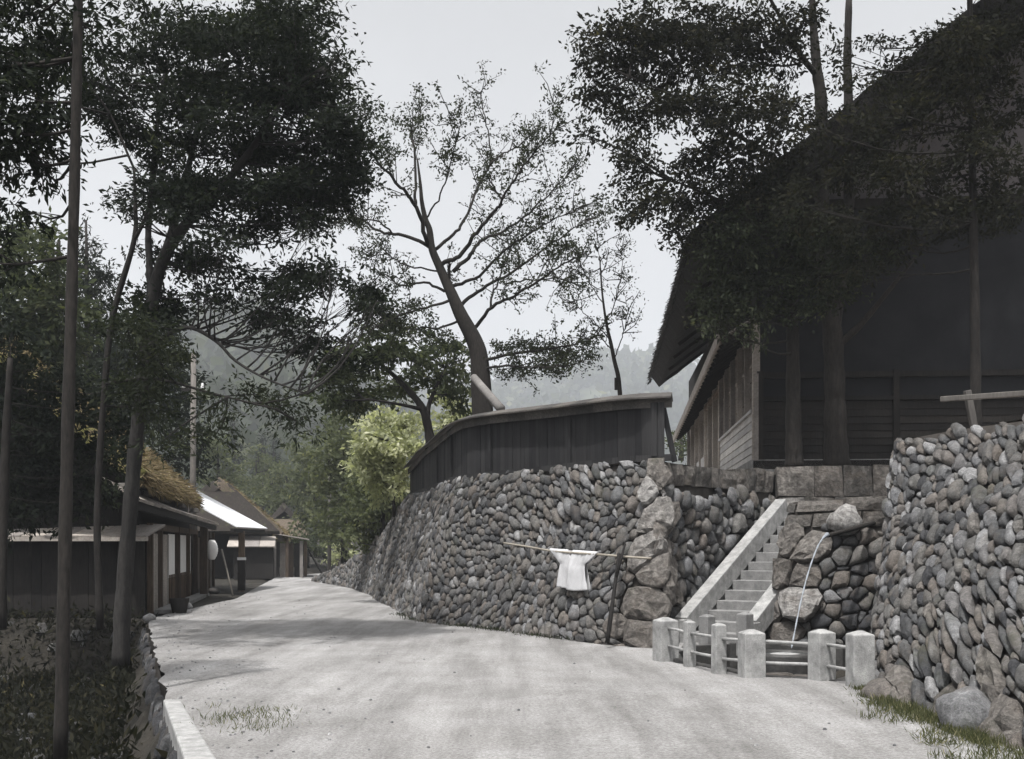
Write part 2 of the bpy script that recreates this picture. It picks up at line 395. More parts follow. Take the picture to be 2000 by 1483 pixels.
# ------------------------------------------------------------------ rubble walls
class Surf:
    def __init__(s, base, top, flip=False, per=8):
        s.b = catmull(base, per); s.t = catmull(top, per)
        s.s = [0.0]
        for i in range(1, len(s.b)):
            s.s.append(s.s[-1] + 0.5 * ((s.b[i] - s.b[i - 1]).length + (s.t[i] - s.t[i - 1]).length))
        s.len = s.s[-1]; s.arr = np.array(s.s); s.sign = -1 if flip else 1
    def frame(s, q):
        q = min(max(q, 0), s.len - 1e-6); i = int(np.searchsorted(s.arr, q, side='right') - 1); i = min(i, len(s.b) - 2)
        k = (q - s.s[i]) / max(1e-9, s.s[i + 1] - s.s[i])
        b = s.b[i].lerp(s.b[i + 1], k); t = s.t[i].lerp(s.t[i + 1], k)
        up = t - b; L = up.length; up = up / L
        i0, i1 = max(0, i - 1), min(len(s.b) - 1, i + 2)
        tg = (s.b[i1] - s.b[i0]) + (s.t[i1] - s.t[i0]); tg.normalize()
        n = tg.cross(up) * s.sign; n.normalize()
        return b, up, L, n, tg
    def pos(s, q, h, off=0.0):
        b, up, L, n, tg = s.frame(q)
        p = b + up * h + n * off
        if q < 0: p += tg * q
        if q > s.len: p += tg * (q - s.len)
        return p

def clip(poly, nx, ny, c):
    out = []
    for i in range(len(poly)):
        a = poly[i]; b = poly[(i + 1) % len(poly)]
        da = a[0] * nx + a[1] * ny - c; db = b[0] * nx + b[1] * ny - c
        if da <= 0: out.append(a)
        if (da < 0 < db) or (db < 0 < da):
            k = da / (da - db); out.append((a[0] + (b[0] - a[0]) * k, a[1] + (b[1] - a[1]) * k))
    return out
def power_cells(P, W, keep, rad):
    P = np.asarray(P); W = np.asarray(W); out = {}
    for i in keep:
        d2 = ((P - P[i]) ** 2).sum(1); r = rad * 2 + math.sqrt(W.max()) * 0.8
        idx = np.where((d2 < r * r) & (d2 > 0))[0]; idx = idx[np.argsort(d2[idx])][:40]
        x, y = P[i]; g = rad
        poly = [(x - g, y - g), (x + g, y - g), (x + g, y + g), (x - g, y + g)]
        for j in idx:
            dx, dy = P[j] - P[i]
            # radical line
            c = ((P[j] ** 2).sum() - W[j] - (P[i] ** 2).sum() + W[i]) / 2
            poly = clip(poly, dx, dy, c)
            if len(poly) < 3: break
        if len(poly) >= 3: out[i] = poly
    return out
def chaikin(p):
    o = []
    for i in range(len(p)):
        a, b = p[i], p[(i + 1) % len(p)]
        o.append((a[0] * .75 + b[0] * .25, a[1] * .75 + b[1] * .25)); o.append((a[0] * .25 + b[0] * .75, a[1] * .25 + b[1] * .75))
    return o
def poly_area(p): return 0.5 * sum(p[i][0] * p[(i + 1) % len(p)][1] - p[(i + 1) % len(p)][0] * p[i][1] for i in range(len(p)))
def centroid(p):
    A = poly_area(p); cx = cy = 0
    for i in range(len(p)):
        a, b = p[i], p[(i + 1) % len(p)]; k = a[0] * b[1] - b[0] * a[1]; cx += (a[0] + b[0]) * k; cy += (a[1] + b[1]) * k
    return cx / (6 * A), cy / (6 * A)
def resample(poly, c, n):
    out = []
    for k in range(n):
        a = 2 * math.pi * (k + 0.5) / n; dx, dy = math.cos(a), math.sin(a); best = None
        for i in range(len(poly)):
            x1, y1 = poly[i][0] - c[0], poly[i][1] - c[1]; x2, y2 = poly[(i + 1) % len(poly)][0] - c[0], poly[(i + 1) % len(poly)][1] - c[1]
            ex, ey = x2 - x1, y2 - y1; den = dx * ey - dy * ex
            if abs(den) < 1e-12: continue
            t = (x1 * ey - y1 * ex) / den; u = (x1 * dy - y1 * dx) / den
            if t > 0 and -1e-6 <= u <= 1 + 1e-6 and (best is None or t > best): best = t
        out.append(best or 0.02)
    return out

def stone_mesh(surf, poly, kind, rg, proud=0.0):
    """poly in (s,h); returns (verts world, faces, tone)"""
    A = abs(poly_area(poly)); sz = math.sqrt(A)
    if kind == 'cobble':
        q = chaikin(poly) if rg.random() < 0.5 else poly; n = 12; inset = rg.uniform(0.93, 1.0); rings = [(1.0, -0.6), (0.92, 0.38), (0.6, 0.85)]; bulge = sz * rg.uniform(0.17, 0.31)
    else:
        q = poly; n = 13; inset = 0.97; rings = [(1.0, -0.7), (0.985, 0.25), (0.88, 0.75), (0.5, 0.95)]; bulge = sz * rg.uniform(0.12, 0.2)
    c = centroid(q); rr = resample(q, c, n)
    if kind == 'cobble':
        m_ = sum(rr) / n; rr = [0.95 * r + 0.05 * m_ for r in rr]
    ta, tb = rg.uniform(-0.35, 0.35), rg.uniform(-0.4, 0.25)
    off = rg.uniform(-0.025, 0.03) * (sz / 0.22) + proud
    sd_ = rg.uniform(0, 100); V = []; Fc = []
    for k, (sc, z) in enumerate(rings):
        for i in range(n):
            a = 2 * math.pi * (i + 0.5) / n
            jit = 1 + (0.2 if kind == 'cobble' else 0.18) * noise.noise((math.cos(a) * 1.6 + sd_, math.sin(a) * 1.6, k * 0.7))
            x, y = math.cos(a) * rr[i] * sc * inset * jit, math.sin(a) * rr[i] * sc * inset * jit
            zz = z * bulge + (ta * x + tb * y) * (0.5 if k else 0.0) + off
            if kind != 'cobble' and k: zz += 0.16 * sz * noise.noise((x * 4 / sz + sd_, y * 4 / sz, 4.0))
            V.append(surf.pos(c[0] + x, c[1] + y, zz))
    V.append(surf.pos(c[0], c[1], bulge + off))
    m = len(rings)
    for k in range(m - 1):
        for i in range(n):
            j = (i + 1) % n; Fc.append((k * n + i, k * n + j, (k + 1) * n + j, (k + 1) * n + i))
    for i in range(n): Fc.append(((m - 1) * n + i, (m - 1) * n + (i + 1) % n, m * n))
    return V, Fc, A, surf.pos(c[0], c[1], off)

def rubble_wall(label, loc, surf, g, big=(), stretch=1.25, ang=62, hmin=-0.12, seed=1, limit=300, hcut=None, bigkind='rock', top_big=None, group=None, tshift=0.0, warp_amt=0.3):
    rg = random.Random(seed)
    t = thing('stone_wall', label, 'stone wall', loc, group)
    th = R(ang); ca, sa = math.cos(th), math.sin(th)
    wp = warp_amt
    def warp(s, h): return s + wp * math.sin(h * 1.7 + s * 0.6 + seed), h + wp * math.sin(s * 1.25 + seed * 2.0)
    def unwarp(x, y):
        s, h = x, y
        for _ in range(9): s, h = x - wp * math.sin(h * 1.7 + s * 0.6 + seed), y - wp * math.sin(s * 1.25 + seed * 2.0)
        return s, h
    def fw(s, h):
        s, h = warp(s, h)
        a, b = s * ca + h * sa, -s * sa + h * ca; return (a / stretch, b)
    def bk(a, b):
        a *= stretch; return unwarp(a * ca - b * sa, a * sa + b * ca)
    Lmax = max((surf.t[i] - surf.b[i]).length for i in range(len(surf.b)))
    P, W, K, SH = [], [], [], []
    for (s, h, r) in big:
        P.append(fw(s, h)); W.append((r * 1.0) ** 2); K.append('rock'); SH.append((s, h))
    nb = len(P); gg = g * 0.98
    row = 0; h = hmin - 2 * g
    while h < Lmax + 2 * g:
        s = -2 * g + (0.5 * gg if row % 2 else 0)
        while s < surf.len + 2 * g:
            ss, hh = s + rg.uniform(-.42, .42) * gg, h + rg.uniform(-.42, .42) * gg
            ok = all((ss - b[0]) ** 2 + (hh - b[1]) ** 2 > (b[2] * 1.02) ** 2 for b in big)
            if ok:
                P.append(fw(ss, hh)); W.append((gg * 0.5 * (rg.uniform(0.1, 1.15) if rg.random() < 0.86 else rg.uniform(1.2, 1.5))) ** 2); K.append('cobble'); SH.append((ss, hh))
            s += gg
        h += gg * 0.84; row += 1
    keep = []
    for i, (s, h) in enumerate(SH):
        if s < -0.05 or s > surf.len + 0.05: continue
        L = surf.frame(s)[2]
        if h < hmin or h > L - 0.04: continue
        if hcut and hcut(s, h): continue
        keep.append(i)
    cells = power_cells(P, W, keep, max(g * 1.5, max([b[2] for b in big], default=0) * 1.5))
    items = []
    for i, poly in cells.items():
        q = [bk(*p) for p in poly]
        if poly_area(q) < 0: q = q[::-1]
        q = clip(q, 0, 1, surf.frame(centroid(q)[0])[2] + rg.uniform(-0.015, 0.03))
        if len(q) < 3 or abs(poly_area(q)) < g * g * 0.12: continue
        V, Fc, A, ctr = stone_mesh(surf, q, K[i], rg, 0.03 if K[i] == 'rock' else 0)
        tone = min(0.92 if rg.random() < 0.97 else 1, max(0, rg.gauss(0.46 + tshift, 0.25))) if K[i] == 'cobble' else rg.uniform(0.4, 1.0)
        items.append((A / (ctr.y ** 2), V, Fc, tone, K[i], K[i] == 'cobble' and rg.random() < 0.6))
    items.sort(key=lambda x: -x[0])
    for k, (sc, V, Fc, tone, kd, smo) in enumerate(items[:limit]):
        mb = MB(); mb.add(V, Fc, tone); mb.build('stone', 'rock' if kd == 'rock' else 'stone', t, smo)
    if len(items) > limit:
        mb = MB(); fl = []
        for sc, V, Fc, tone, kd, smo in items[limit:]: mb.add(V, Fc, tone); fl += [smo] * len(Fc)
        o = stuff(mb.build('small_stones', 'stone', t, True)); o.data.polygons.foreach_set('use_smooth', fl)
    # earth core behind the stones
    mb = MB(); n = max(4, int(surf.len / 0.4)); cols = 6
    for i in range(n + 1):
        s = surf.len * i / n; L = surf.frame(s)[2]
        for k in range(cols + 1): mb.v.append(tuple(surf.pos(s, -0.3 + (L + 0.28) * k / cols, -0.085))); mb.t.append(.5)
    for i in range(n):
        for k in range(cols):
            a = i * (cols + 1) + k; mb.f.append((a, a + 1, a + cols + 2, a + cols + 1))
    mb.build('earth_core', 'joint', t, True)
    return t

def ashlar(surf, s0, s1, h0, h1, parent, rg, name='block', proud=0.03, m='rock'):
    ns, nh = 7, 5; g = 0.012; sd_ = rg.uniform(0, 99); V = []; Fc = []; tilt = rg.uniform(-0.05, 0.05)
    s0 += g; s1 -= g; h0 += g; h1 -= g; sk = [rg.uniform(-0.035, 0.035) for _ in range(4)]
    for j in range(nh):
        for i in range(ns):
            u, v = i / (ns - 1), j / (nh - 1)
            hh = h0 + (h1 - h0) * v + (sk[0] * (1 - u) + sk[1] * u) * (v - 0.5); ss = s0 + (s1 - s0) * u + (sk[2] * (1 - v) + sk[3] * v) * (u - 0.5)
            e = min(u, 1 - u) * (s1 - s0) * 6; e2 = min(v, 1 - v) * (h1 - h0) * 6
            z = proud + 0.05 * noise.noise((ss * 4 + sd_, hh * 4, 0)) + 0.04 * min(1, e) * min(1, e2) - 0.05 + tilt * (v - 0.5)
            V.append(surf.pos(ss, hh, z))
    def ix(i, j): return j * ns + i
    for j in range(nh - 1):
        for i in range(ns - 1): Fc.append((ix(i, j), ix(i + 1, j), ix(i + 1, j + 1), ix(i, j + 1)))
    ring = [(i, 0) for i in range(ns)] + [(ns - 1, j) for j in range(1, nh)] + [(i, nh - 1) for i in range(ns - 2, -1, -1)] + [(0, j) for j in range(nh - 2, 0, -1)]
    o = len(V)
    for i, j in ring:
        u, v = i / (ns - 1), j / (nh - 1); V.append(surf.pos(s0 + (s1 - s0) * u, h0 + (h1 - h0) * v, -0.3))
    n = len(ring)
    for k in range(n): Fc.append((ix(*ring[k]), ix(*ring[(k + 1) % n]), o + (k + 1) % n, o + k))
    mb = MB(); mb.add(V, Fc, rg.uniform(0.1, 0.9)); return mb.build(name, m, parent, False)
ZT = 3.15
# main curved wall (from the stair corner round to the left)
b1 = [(2.41, 18.3), (0.95, 19.35), (0.16, 21.2), (-0.8, 22.9), (-1.5, 23.7), (-2.2, 24.9), (-3.14, 29.8), (-4.03, 33.8), (-5.2, 40), (-7.4, 47.6), (-9.6, 54)]
b1 = [(2.41, 18.3), (1.6, 18.85), (0.8, 19.9), (0.05, 21.3), (-0.8, 22.7), (-1.5, 23.7), (-2.2, 25.2), (-3.14, 29.8), (-4.03, 33.8), (-5.2, 40), (-7.4, 47.6), (-9.6, 54)]
zt1 = [3.12, 3.13, 3.15, 3.18, 3.2, 3.2, 3.18, 3.12, 3.1, 2.1, 0.9, 0.25]
def inset_top(base, zs, batter, flip=False):
    out = []
    for i, (x, y) in enumerate(base):
        a = base[max(0, i - 1)]; b = base[min(len(base) - 1, i + 1)]
        tx, ty = b[0] - a[0], b[1] - a[1]; l = math.hypot(tx, ty); nx, ny = ty / l, -tx / l
        if flip: nx, ny = -nx, -ny
        bt = batter[i] if hasattr(batter, '__len__') else batter
        out.append((x + nx * bt * zs[i], y + ny * bt * zs[i], zs[i]))
    return out
t1 = inset_top(b1, zt1, [0.34, 0.34, 0.33, 0.32, 0.31, 0.3, 0.29, 0.28, 0.27, 0.25, 0.25, 0.25])
S1 = Surf([(x, y, -0.03) for x, y in b1], t1, flip=True)
t1[0] = (2.6, 19.5, 3.12)
S1 = Surf([(x, y, -0.03) for x, y in b1], t1, flip=True)
# corner blocks of rough rock at the stair corner: (s, h, radius)
quoins1 = [(0.12, 0.2, 0.3), (0.5, 0.32, 0.22), (0.2, 0.75, 0.33), (0.1, 1.25, 0.3), (0.25, 1.72, 0.34), (0.12, 2.25, 0.33), (0.3, 2.72, 0.24), (0.15, 3.1, 0.25)]
rubble_wall('long curved wall of grey river cobbles below the board fence', (0.0, 21.3, 0), S1, 0.182, quoins1, 1.42, 60, seed=3)

b2 = [(2.41, 18.3), (2.68, 19.3), (4.0, 20.95), (5.45, 22.75)]
t2 = [(2.62, 19.4, 3.08), (2.8, 19.75, 3.08), (3.85, 21.15, 3.1), (5.35, 23.0, 3.2)]
S2 = Surf([(x, y, -0.02) for x, y in b2], t2)
quo2 = [(0.2, 0.5, 0.26), (0.22, 1.05, 0.34), (0.35, 1.55, 0.27), (0.25, 2.05, 0.34), (0.3, 2.6, 0.32), (0.9, 0.9, 0.22), (0.8, 1.25, 0.2)]
w2 = rubble_wall('cobble wall with square coping blocks rising behind the stone stair', (3.5, 20.3, 0), S2, 0.25, [q for q in quo2 if q[1] < 2.5], 1.3, 75, seed=5, hcut=lambda s, h: h > 2.66)
rg2 = random.Random(4); q = 0.02
while q < S2.len - 0.2:
    wd_ = min(rg2.uniform(0.3, 0.62), S2.len - q); ashlar(S2, q, q + wd_, 2.74, S2.frame(q)[2] + rg2.uniform(-0.02, 0.03), w2, rg2, 'coping_block'); q += wd_

b4 = [(5.4, 22.75), (6.6, 22.7), (8.2, 22.6), (10.5, 22.5)]
S4 = Surf([(x, y, 1.9) for x, y in b4], [(x, y + 0.25, 3.32) for x, y in b4])
w4 = thing('stone_wall', 'upper course of big dark squared blocks behind the stair landing', 'stone wall', (7, 22.6, 1.9))
rg4 = random.Random(6)
for (h0, h1) in ((-0.1, 0.35), (0.35, 0.75), (0.75, 1.42)):
    q = 0.0
    while q < S4.len:
        wd_ = rg4.uniform(0.55, 1.0); ashlar(S4, q, min(q + wd_, S4.len), h0, h1 + rg4.uniform(-0.03, 0.03) * (h1 > 1), w4, rg4, 'block'); q += wd_

b3 = [(4.95, 20.4), (4.62, 19.6), (4.24, 18.72), (4.95, 18.35), (5.8, 18.2), (7.2, 18.1)]
t3 = [(5.3, 20.5, 2.4), (5.1, 19.9, 2.42), (4.75, 19.35, 2.42), (5.35, 19.0, 2.45), (6.1, 18.85, 2.5), (7.4, 18.8, 2.6)]
S3 = Surf([(x, y, -0.55) for x, y in b3], t3)
q3 = [(1.75, 0.75, 0.3), (1.95, 1.25, 0.34), (2.0, 1.75, 0.3), (2.05, 2.2, 0.33), (1.5, 1.1, 0.3), (1.6, 1.8, 0.3), (1.7, 2.3, 0.3)]
w3 = rubble_wall('low cobble wall behind the water spout, right of the stair', (5, 18.5, 0), S3, 0.25, q3, 1.3, 20, seed=9, tshift=-0.12, warp_amt=0.08, hcut=lambda s, h: h > 2.52)
rg3 = random.Random(8); q = 1.2
while q < S3.len:
    wd_ = rg3.uniform(0.75, 1.25); ashlar(S3, q, min(q + wd_, S3.len), 2.58, 2.84, w3, rg3, 'slab'); ashlar(S3, q - 0.3, min(q - 0.3 + wd_ * 0.97, S3.len), 2.85, S3.frame(q)[2] - 0.02, w3, rg3, 'slab'); q += wd_

b5 = [(4.15, 7.2), (4.08, 10), (4.08, 12.6), (4.32, 13.7), (4.85, 15.0), (5.45, 16.4), (6.5, 17.9)]
t5 = [(6.55, 9.2, 3.0), (6.05, 11.8, 3.08), (5.62, 14.2, 3.15), (5.36, 15.4, 3.12), (5.5, 16.1, 3.1), (5.95, 17.0, 3.1), (6.9, 18.4, 3.1)]
S5 = Surf([(x, y, -0.05) for x, y in b5], t5, flip=True)
q5 = [(2.2, 0.15, 0.27), (3.3, 0.1, 0.24), (4.3, 0.15, 0.22), (1.3, 0.2, 0.3), (2.7, 0.6, 0.2)]
rubble_wall('tall leaning cobble wall at the right edge beside the grass', (4.6, 12, 0), S5, 0.188, q5, 1.42, 58, seed=12)

# road-side retaining wall facing the ditch
bl = [(-1.2, 5.2), (-2.68, 9.3), (-3.55, 11.7), (-4.8, 15.3), (-6.4, 20.0), (-7.85, 24.2)]
S6 = Surf([(x - 0.2, y - 0.05, -1.3) for x, y in bl], [(x - 0.06, y, -0.1) for x, y in bl], flip=True)
rubble_wall('rough stone bank under the left road edge above the ditch', (-4.8, 15, -1.2), S6, 0.19, [], 1.3, 70, seed=15, limit=200, tshift=-0.5)

# terrace
def ngon(name, pts, m, z=None):
    n = len(pts); v, e, f, *_ = delaunay_2d_cdt([Vector((p[0], p[1])) for p in pts], [(i, (i + 1) % n) for i in range(n)], [], 1, 1e-5)
    ff = [tuple(t) for t in f if in_poly(sum(v[i].x for i in t) / 3, sum(v[i].y for i in t) / 3, pts)]
    me = bpy.data.meshes.new(name); me.from_pydata([(p.x, p.y, z) for p in v], [], ff); me.materials.append(M[m])
    o = bpy.data.objects.new(name, me); C.objects.link(o); return o
tp = [(p.x, p.y) for p in catmull(t1, 4)][::-1]
tp = [q for q in tp if q[1] < 36]
poly = [(4, 120), (0.5, 60), (-2.5, 40)] + tp + [(2.8, 19.95), (3.8, 21.3), (5.3, 23.15), (8.2, 22.95), (9.2, 22.9), (9.2, 18.6), (6.95, 18.55), (6.05, 17.05), (5.62, 16.05), (5.5, 15.4), (5.75, 14.2), (6.2, 11.8), (6.7, 9.2), (7.2, 5), (60, 5), (60, 120)]
struct(ngon('terrace', poly, 'terrace', 3.1))
struct(ngon('landing', [(5.1, 19.8), (5.45, 19.1), (9.2, 18.6), (9.2, 23), (5.65, 22.9), (6.65, 21.8)], 'terrace', 2.36))
# sunken washing place
mb = MB(); P = PIT
mb.add([(x, y, -0.5) for x, y in P], [tuple(range(len(P)))])
struct(mb.build('pit_floor', 'earth'))
pitw = thing('stone_curb', 'stone lining with shade in its dark colour round the sunken washing place behind the posts', 'curb', (3.7, 16, -0.5))
for i in range(len(P)):
    a, b = Vector((*P[i], 0)), Vector((*P[(i + 1) % len(P)], 0)); L = (b - a).length; n = max(1, int(L / 0.5))
    for k in range(n):
        p, q = a.lerp(b, k / n), a.lerp(b, (k + 0.985) / n)
        cc = Vector((3.7, 15.9, 0)); out = ((p + q) / 2 - cc).normalized() * 0.06
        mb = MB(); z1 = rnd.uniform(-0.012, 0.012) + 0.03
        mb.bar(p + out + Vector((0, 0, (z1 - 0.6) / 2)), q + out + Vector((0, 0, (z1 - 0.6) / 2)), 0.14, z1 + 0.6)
        mb.build('block', 'wet_shaded', pitw, bevel=0.012)  # shade of the sunken pit is put into the lining's dark colour

# ------------------------------------------------------------------ stair
U = Vector((0.63, 0.777, 0)).normalized(); Wd = Vector((U.y, -U.x, 0)); UP = Vector((0, 0, 1))
A0 = Vector((2.93, 19.3, 0))
st = thing('stone_stair', 'narrow granite stair with sloping side rails climbing right to the yard', 'stair', tuple(A0))
run, rise, nst = 0.30, 0.168, 14
for i in range(nst):
    p = A0 + U * (0.05 + run * i) + Wd * 0.12
    mb = MB(); zz = rise * (i + 1) + rnd.uniform(-0.006, 0.006)
    mb.box(p + U * 0.19 + Wd * 0.525 + UP * (zz - 0.1 + 0.0), 0.38, 1.05, 0.2, ax=(U, Wd, UP))
    mb.build('step', 'granite_d', st, bevel=0.012)
rz0, slope = 0.42, rise / run
for k, (o, L) in enumerate(((0.0, 3.85), (1.29, 2.2))):
    a = A0 + Wd * o + UP * (rz0 - 0.16); b = a + U * L + UP * (L * slope)
    mb = MB(); mb.bar(a, b, 0.235, 0.34); mb.build('side_rail', 'granite', st, bevel=0.015)
    mb = MB(); mb.box(a + UP * -0.17 - U * 0.06, 0.26, 0.26, 0.58, ax=(U, Wd, UP)); mb.build('rail_foot', 'granite', st, bevel=0.015)
for q in (0.0, 0.0):
    pass
# stone block closing the left flank under the rail
mb = MB()
for i in range(10):
    p = A0 + U * (0.2 + 0.42 * i); mb.box(p + UP * (0.08 + 0.42 * slope * i / 2), 0.42, 0.16, 0.16 + 0.42 * slope * i, ax=(U, Wd, UP))
mb.build('flank', 'granite_d', st)

# ------------------------------------------------------------------ stone posts with rails
def post(name, px, d, wd, h, rot, label, z0=0.0, m='granite', top=0.16):
    x = (px - CX) / F * d
    mb = MB(); c, s_ = math.cos(rot), math.sin(rot); ax = (Vector((c, s_, 0)), Vector((-s_, c, 0)), UP)
    o = Vector((x, d, z0)); hw = wd / 2; vv = []
    for z, k in ((-0.15, 1.02), (h - top * wd, 1.0), (h, 0.25)):
        for i, j in ((-1, -1), (1, -1), (1, 1), (-1, 1)): vv.append(o + ax[0] * i * hw * k + ax[1] * j * hw * k + UP * z)
    ff = [(3, 2, 1, 0), (8, 9, 10, 11)] + [(a + i, a + (i + 1) % 4, a + 4 + (i + 1) % 4, a + 4 + i) for a in (0, 4) for i in range(4)]
    mb.add(vv, ff); ob = mb.build(name, m, None, bevel=0.012)
    tag(ob, label, 'stone post', 'granite posts round the washing place'); return o
p1 = post('stone_post', 1300, 16.2, 0.285, 0.60, R(18), 'leftmost thick granite post of the low railing, nearest the shirt pole')
p2 = post('stone_post', 1347, 15.2, 0.135, 0.62, R(15), 'thinnest granite post, second from the left in the low railing')
p3 = post('stone_post', 1404, 14.3, 0.15, 0.645, R(15), 'slim granite post third from the left in the low railing')
p4 = post('stone_post', 1468, 13.8, 0.265, 0.60, R(8), 'thick granite corner post in the middle of the low railing')
p5 = post('stone_post', 1605, 13.4, 0.235, 0.63, R(22), 'thick granite post in front of the water basin, second from the right')
p6 = post('stone_post', 1680, 12.75, 0.25, 0.66, R(5), 'biggest granite post at the right end beside the leaning wall')
n1 = post('stone_post', 1381, 18.6, 0.2, 0.5, R(40), 'short granite post at the left foot of the stair', m='granite_d')
n2 = post('stone_post', 1455, 18.2, 0.2, 0.56, R(40), 'short granite post at the right foot of the stair', m='granite_d')
seq = [p1, p2, p3, p4, p5, p6]; names = ['leftmost', 'second', 'third', 'fourth', 'rightmost']
whr = ['between the leftmost thick post and the thinnest post', 'between the two slim granite posts', 'between the slim post and the thick corner post',
       'long pair in front of the water basin', 'short pair at the right end by the leaning wall']
for i in range(5):
    a, b = seq[i], seq[i + 1]; t = thing('railing', 'two pale stone rails, ' + whr[i], 'railing', tuple((a + b) / 2), 'rails between the granite posts')
    for z in (0.455, 0.2):
        mb = MB(); mb.tube([a + UP * (z + rnd.uniform(-.01, .01)), (a + b) / 2 + UP * z, b + UP * (z + rnd.uniform(-.01, .01))], 0.021, 8); mb.build('rail', 'granite', t, True)

# ------------------------------------------------------------------ water basin, spout and jet
bc = Vector(((1535 - CX) / F * 15.4, 15.4, 0))
bt = thing('water_basin', 'round dark stone basin brimming with water under the spout', 'basin', (bc.x, bc.y, -0.5))
def lathe(mb, c, prof, n=28, tone=0.5):
    o = len(mb.v)
    for r_, z in prof:
        for k in range(n):
            a = 2 * math.pi * k / n; mb.v.append((c.x + r_ * math.cos(a), c.y + r_ * math.sin(a), c.z + z)); mb.t.append(tone)
    for i in range(len(prof) - 1):
        for k in range(n):
            k2 = (k + 1) % n; mb.f.append((o + i * n + k, o + i * n + k2, o + (i + 1) * n + k2, o + (i + 1) * n + k))
mb = MB(); lathe(mb, bc, [(0.36, -0.5), (0.42, -0.2), (0.44, 0.13), (0.43, 0.17), (0.36, 0.17), (0.34, 0.12), (0.3, -0.3), (0.01, -0.32)]); mb.build('bowl', 'wet_shaded', bt, True)
mb = MB(); lathe(mb, bc, [(0.352, 0.145), (0.2, 0.147), (0.001, 0.148)]); mb.build('water_surface', 'water', bt, True)
mb = MB(); n = 24; mb.add([(bc.x + (0.2 + 0.05 * noise.noise((math.cos(k), math.sin(k), 2))) * math.cos(2 * math.pi * k / n) - 0.02, bc.y + (0.18 + 0.04 * noise.noise((k, 1, 2))) * math.sin(2 * math.pi * k / n), 0.152) for k in range(n)] + [(bc.x, bc.y, 0.165)], [(k, (k + 1) % n, n) for k in range(n)]); mb.build('pale_disc', 'granite', bt, True)  # pale disc lying on the water under the jet
sp = thing('water_spout', 'dark bamboo spout jutting from the cobble wall above the basin', 'spout', tuple(at(1700, 1025, 18.6)))
mb = MB(); mb.tube([at(1712, 1020, 18.9), at(1660, 1035, 17.9), at(1617, 1046, 17.0)], [0.04, 0.038, 0.035], 9); mb.build('pipe', 'dark_wood', sp, True)
jp = [at(1616, 1044, 16.98), at(1607, 1052, 16.85), at(1597, 1068, 16.7), at(1586, 1096, 16.5), at(1574, 1135, 16.2), at(1562, 1185, 15.85), at(1551, 1240, 15.5), at(1546, 1266, 15.35)]
jp = catmull(jp, 5)
mb = MB(); mb.tube(jp, [0.036 - 0.024 * min(1, i / 6) - 0.003 * i / len(jp) + 0.004 * math.sin(i * 2.1) for i in range(len(jp))], 9)
tag(mb.build('water_jet', 'jet', None, True), 'thin arc of water falling from the spout into the basin', 'water jet')
# wet slabs inside the railing
for k, (px, py, d, sx, sy, lab) in enumerate(((1520, 1318, 14.2, 0.42, 0.2, 'flat pale stone slab lying left of centre in front of the basin'), (1572, 1322, 14.0, 0.34, 0.22, 'flat broken stone slab just left of the second post from the right'))):
    mb = MB(); p = at(px, py, d); mb.box((p.x, p.y, -0.04), sx, sy, 0.12, 0.2 - 0.5 * k, taper=0.85); tag(mb.build('stone_slab', 'rock', None, bevel=0.03), lab, 'slab')

# boulders
def boulder(name, c, r, label, m='stone', seed=0, tone=0.7, sub=3, k=0.22):
    bm = bmesh.new(); bmesh.ops.create_icosphere(bm, subdivisions=sub, radius=1.0)
    for v in bm.verts:
        q = v.co.normalized(); f = 1 + k * noise.noise(q * 1.3 + Vector((seed, 0, 0))) + 0.35 * k * noise.noise(q * 3.4 + Vector((0, seed, 0)))
        v.co = Vector((q.x * r[0], q.y * r[1], q.z * r[2])) * f
    me = bpy.data.meshes.new(name); bm.to_mesh(me); bm.free(); me.materials.append(M[m])
    a = me.attributes.new('tone', 'FLOAT', 'POINT'); a.data.foreach_set('value', np.full(len(me.vertices), tone, np.float32))
    me.polygons.foreach_set('use_smooth', [True] * len(me.polygons))
    o = bpy.data.objects.new(name, me); C.objects.link(o); o.location = c
    return tag(o, label, 'boulder')
boulder('boulder', (4.02, 9.95, 0.1), (0.24, 0.3, 0.27), 'smooth pale boulder in the grass at the foot of the right wall', seed=3, tone=0.8)
boulder('boulder', tuple(at(1652, 1017, 18.75)), (0.27, 0.26, 0.25), 'pale angular boulder perched above the water spout', 'rock', 7, 1.0, 2, 0.35)
boulder('boulder', (4.0, 12.0, 0.03), (0.26, 0.34, 0.17), 'low grey boulder beside the biggest granite post', seed=13, tone=0.6)

# ------------------------------------------------------------------ board fence on the wall
fb = []
for i, q in enumerate(np.linspace(0.15, 1.0, 60)):
    pass
ftop = [Vector(p) for p in catmull(t1, 10)]
cum = [0.0]
for i in range(1, len(ftop)): cum.append(cum[-1] + (Vector((ftop[i].x, ftop[i].y)) - Vector((ftop[i - 1].x, ftop[i - 1].y))).length)
def fpos(s):
    i = int(np.searchsorted(cum, s, side='right') - 1); i = max(0, min(i, len(ftop) - 2)); k = (s - cum[i]) / (cum[i + 1] - cum[i])
    p = ftop[i].lerp(ftop[i + 1], k); tg = (ftop[min(i + 2, len(ftop) - 1)] - ftop[max(0, i - 1)]); tg.z = 0; tg.normalize()
    inn = Vector((tg.y, -tg.x, 0)); q = p + inn * 0.16; return q, tg, inn
fence_end = next(c for c, p in zip(cum, ftop) if p.y > 33.6)
fz = lambda s: float(np.interp(s, [0, 2.2, 5.2, 7.5, 9.5, 13, fence_end], [4.13, 4.22, 4.34, 4.34, 4.28, 4.19, 3.92]))
q0, tg0, in0 = fpos(0.0)
fe = thing('board_fence', 'dark weathered board fence with a narrow cap roof along the curved wall top', 'fence', (q0.x, q0.y, 3.15))
s = 0.02
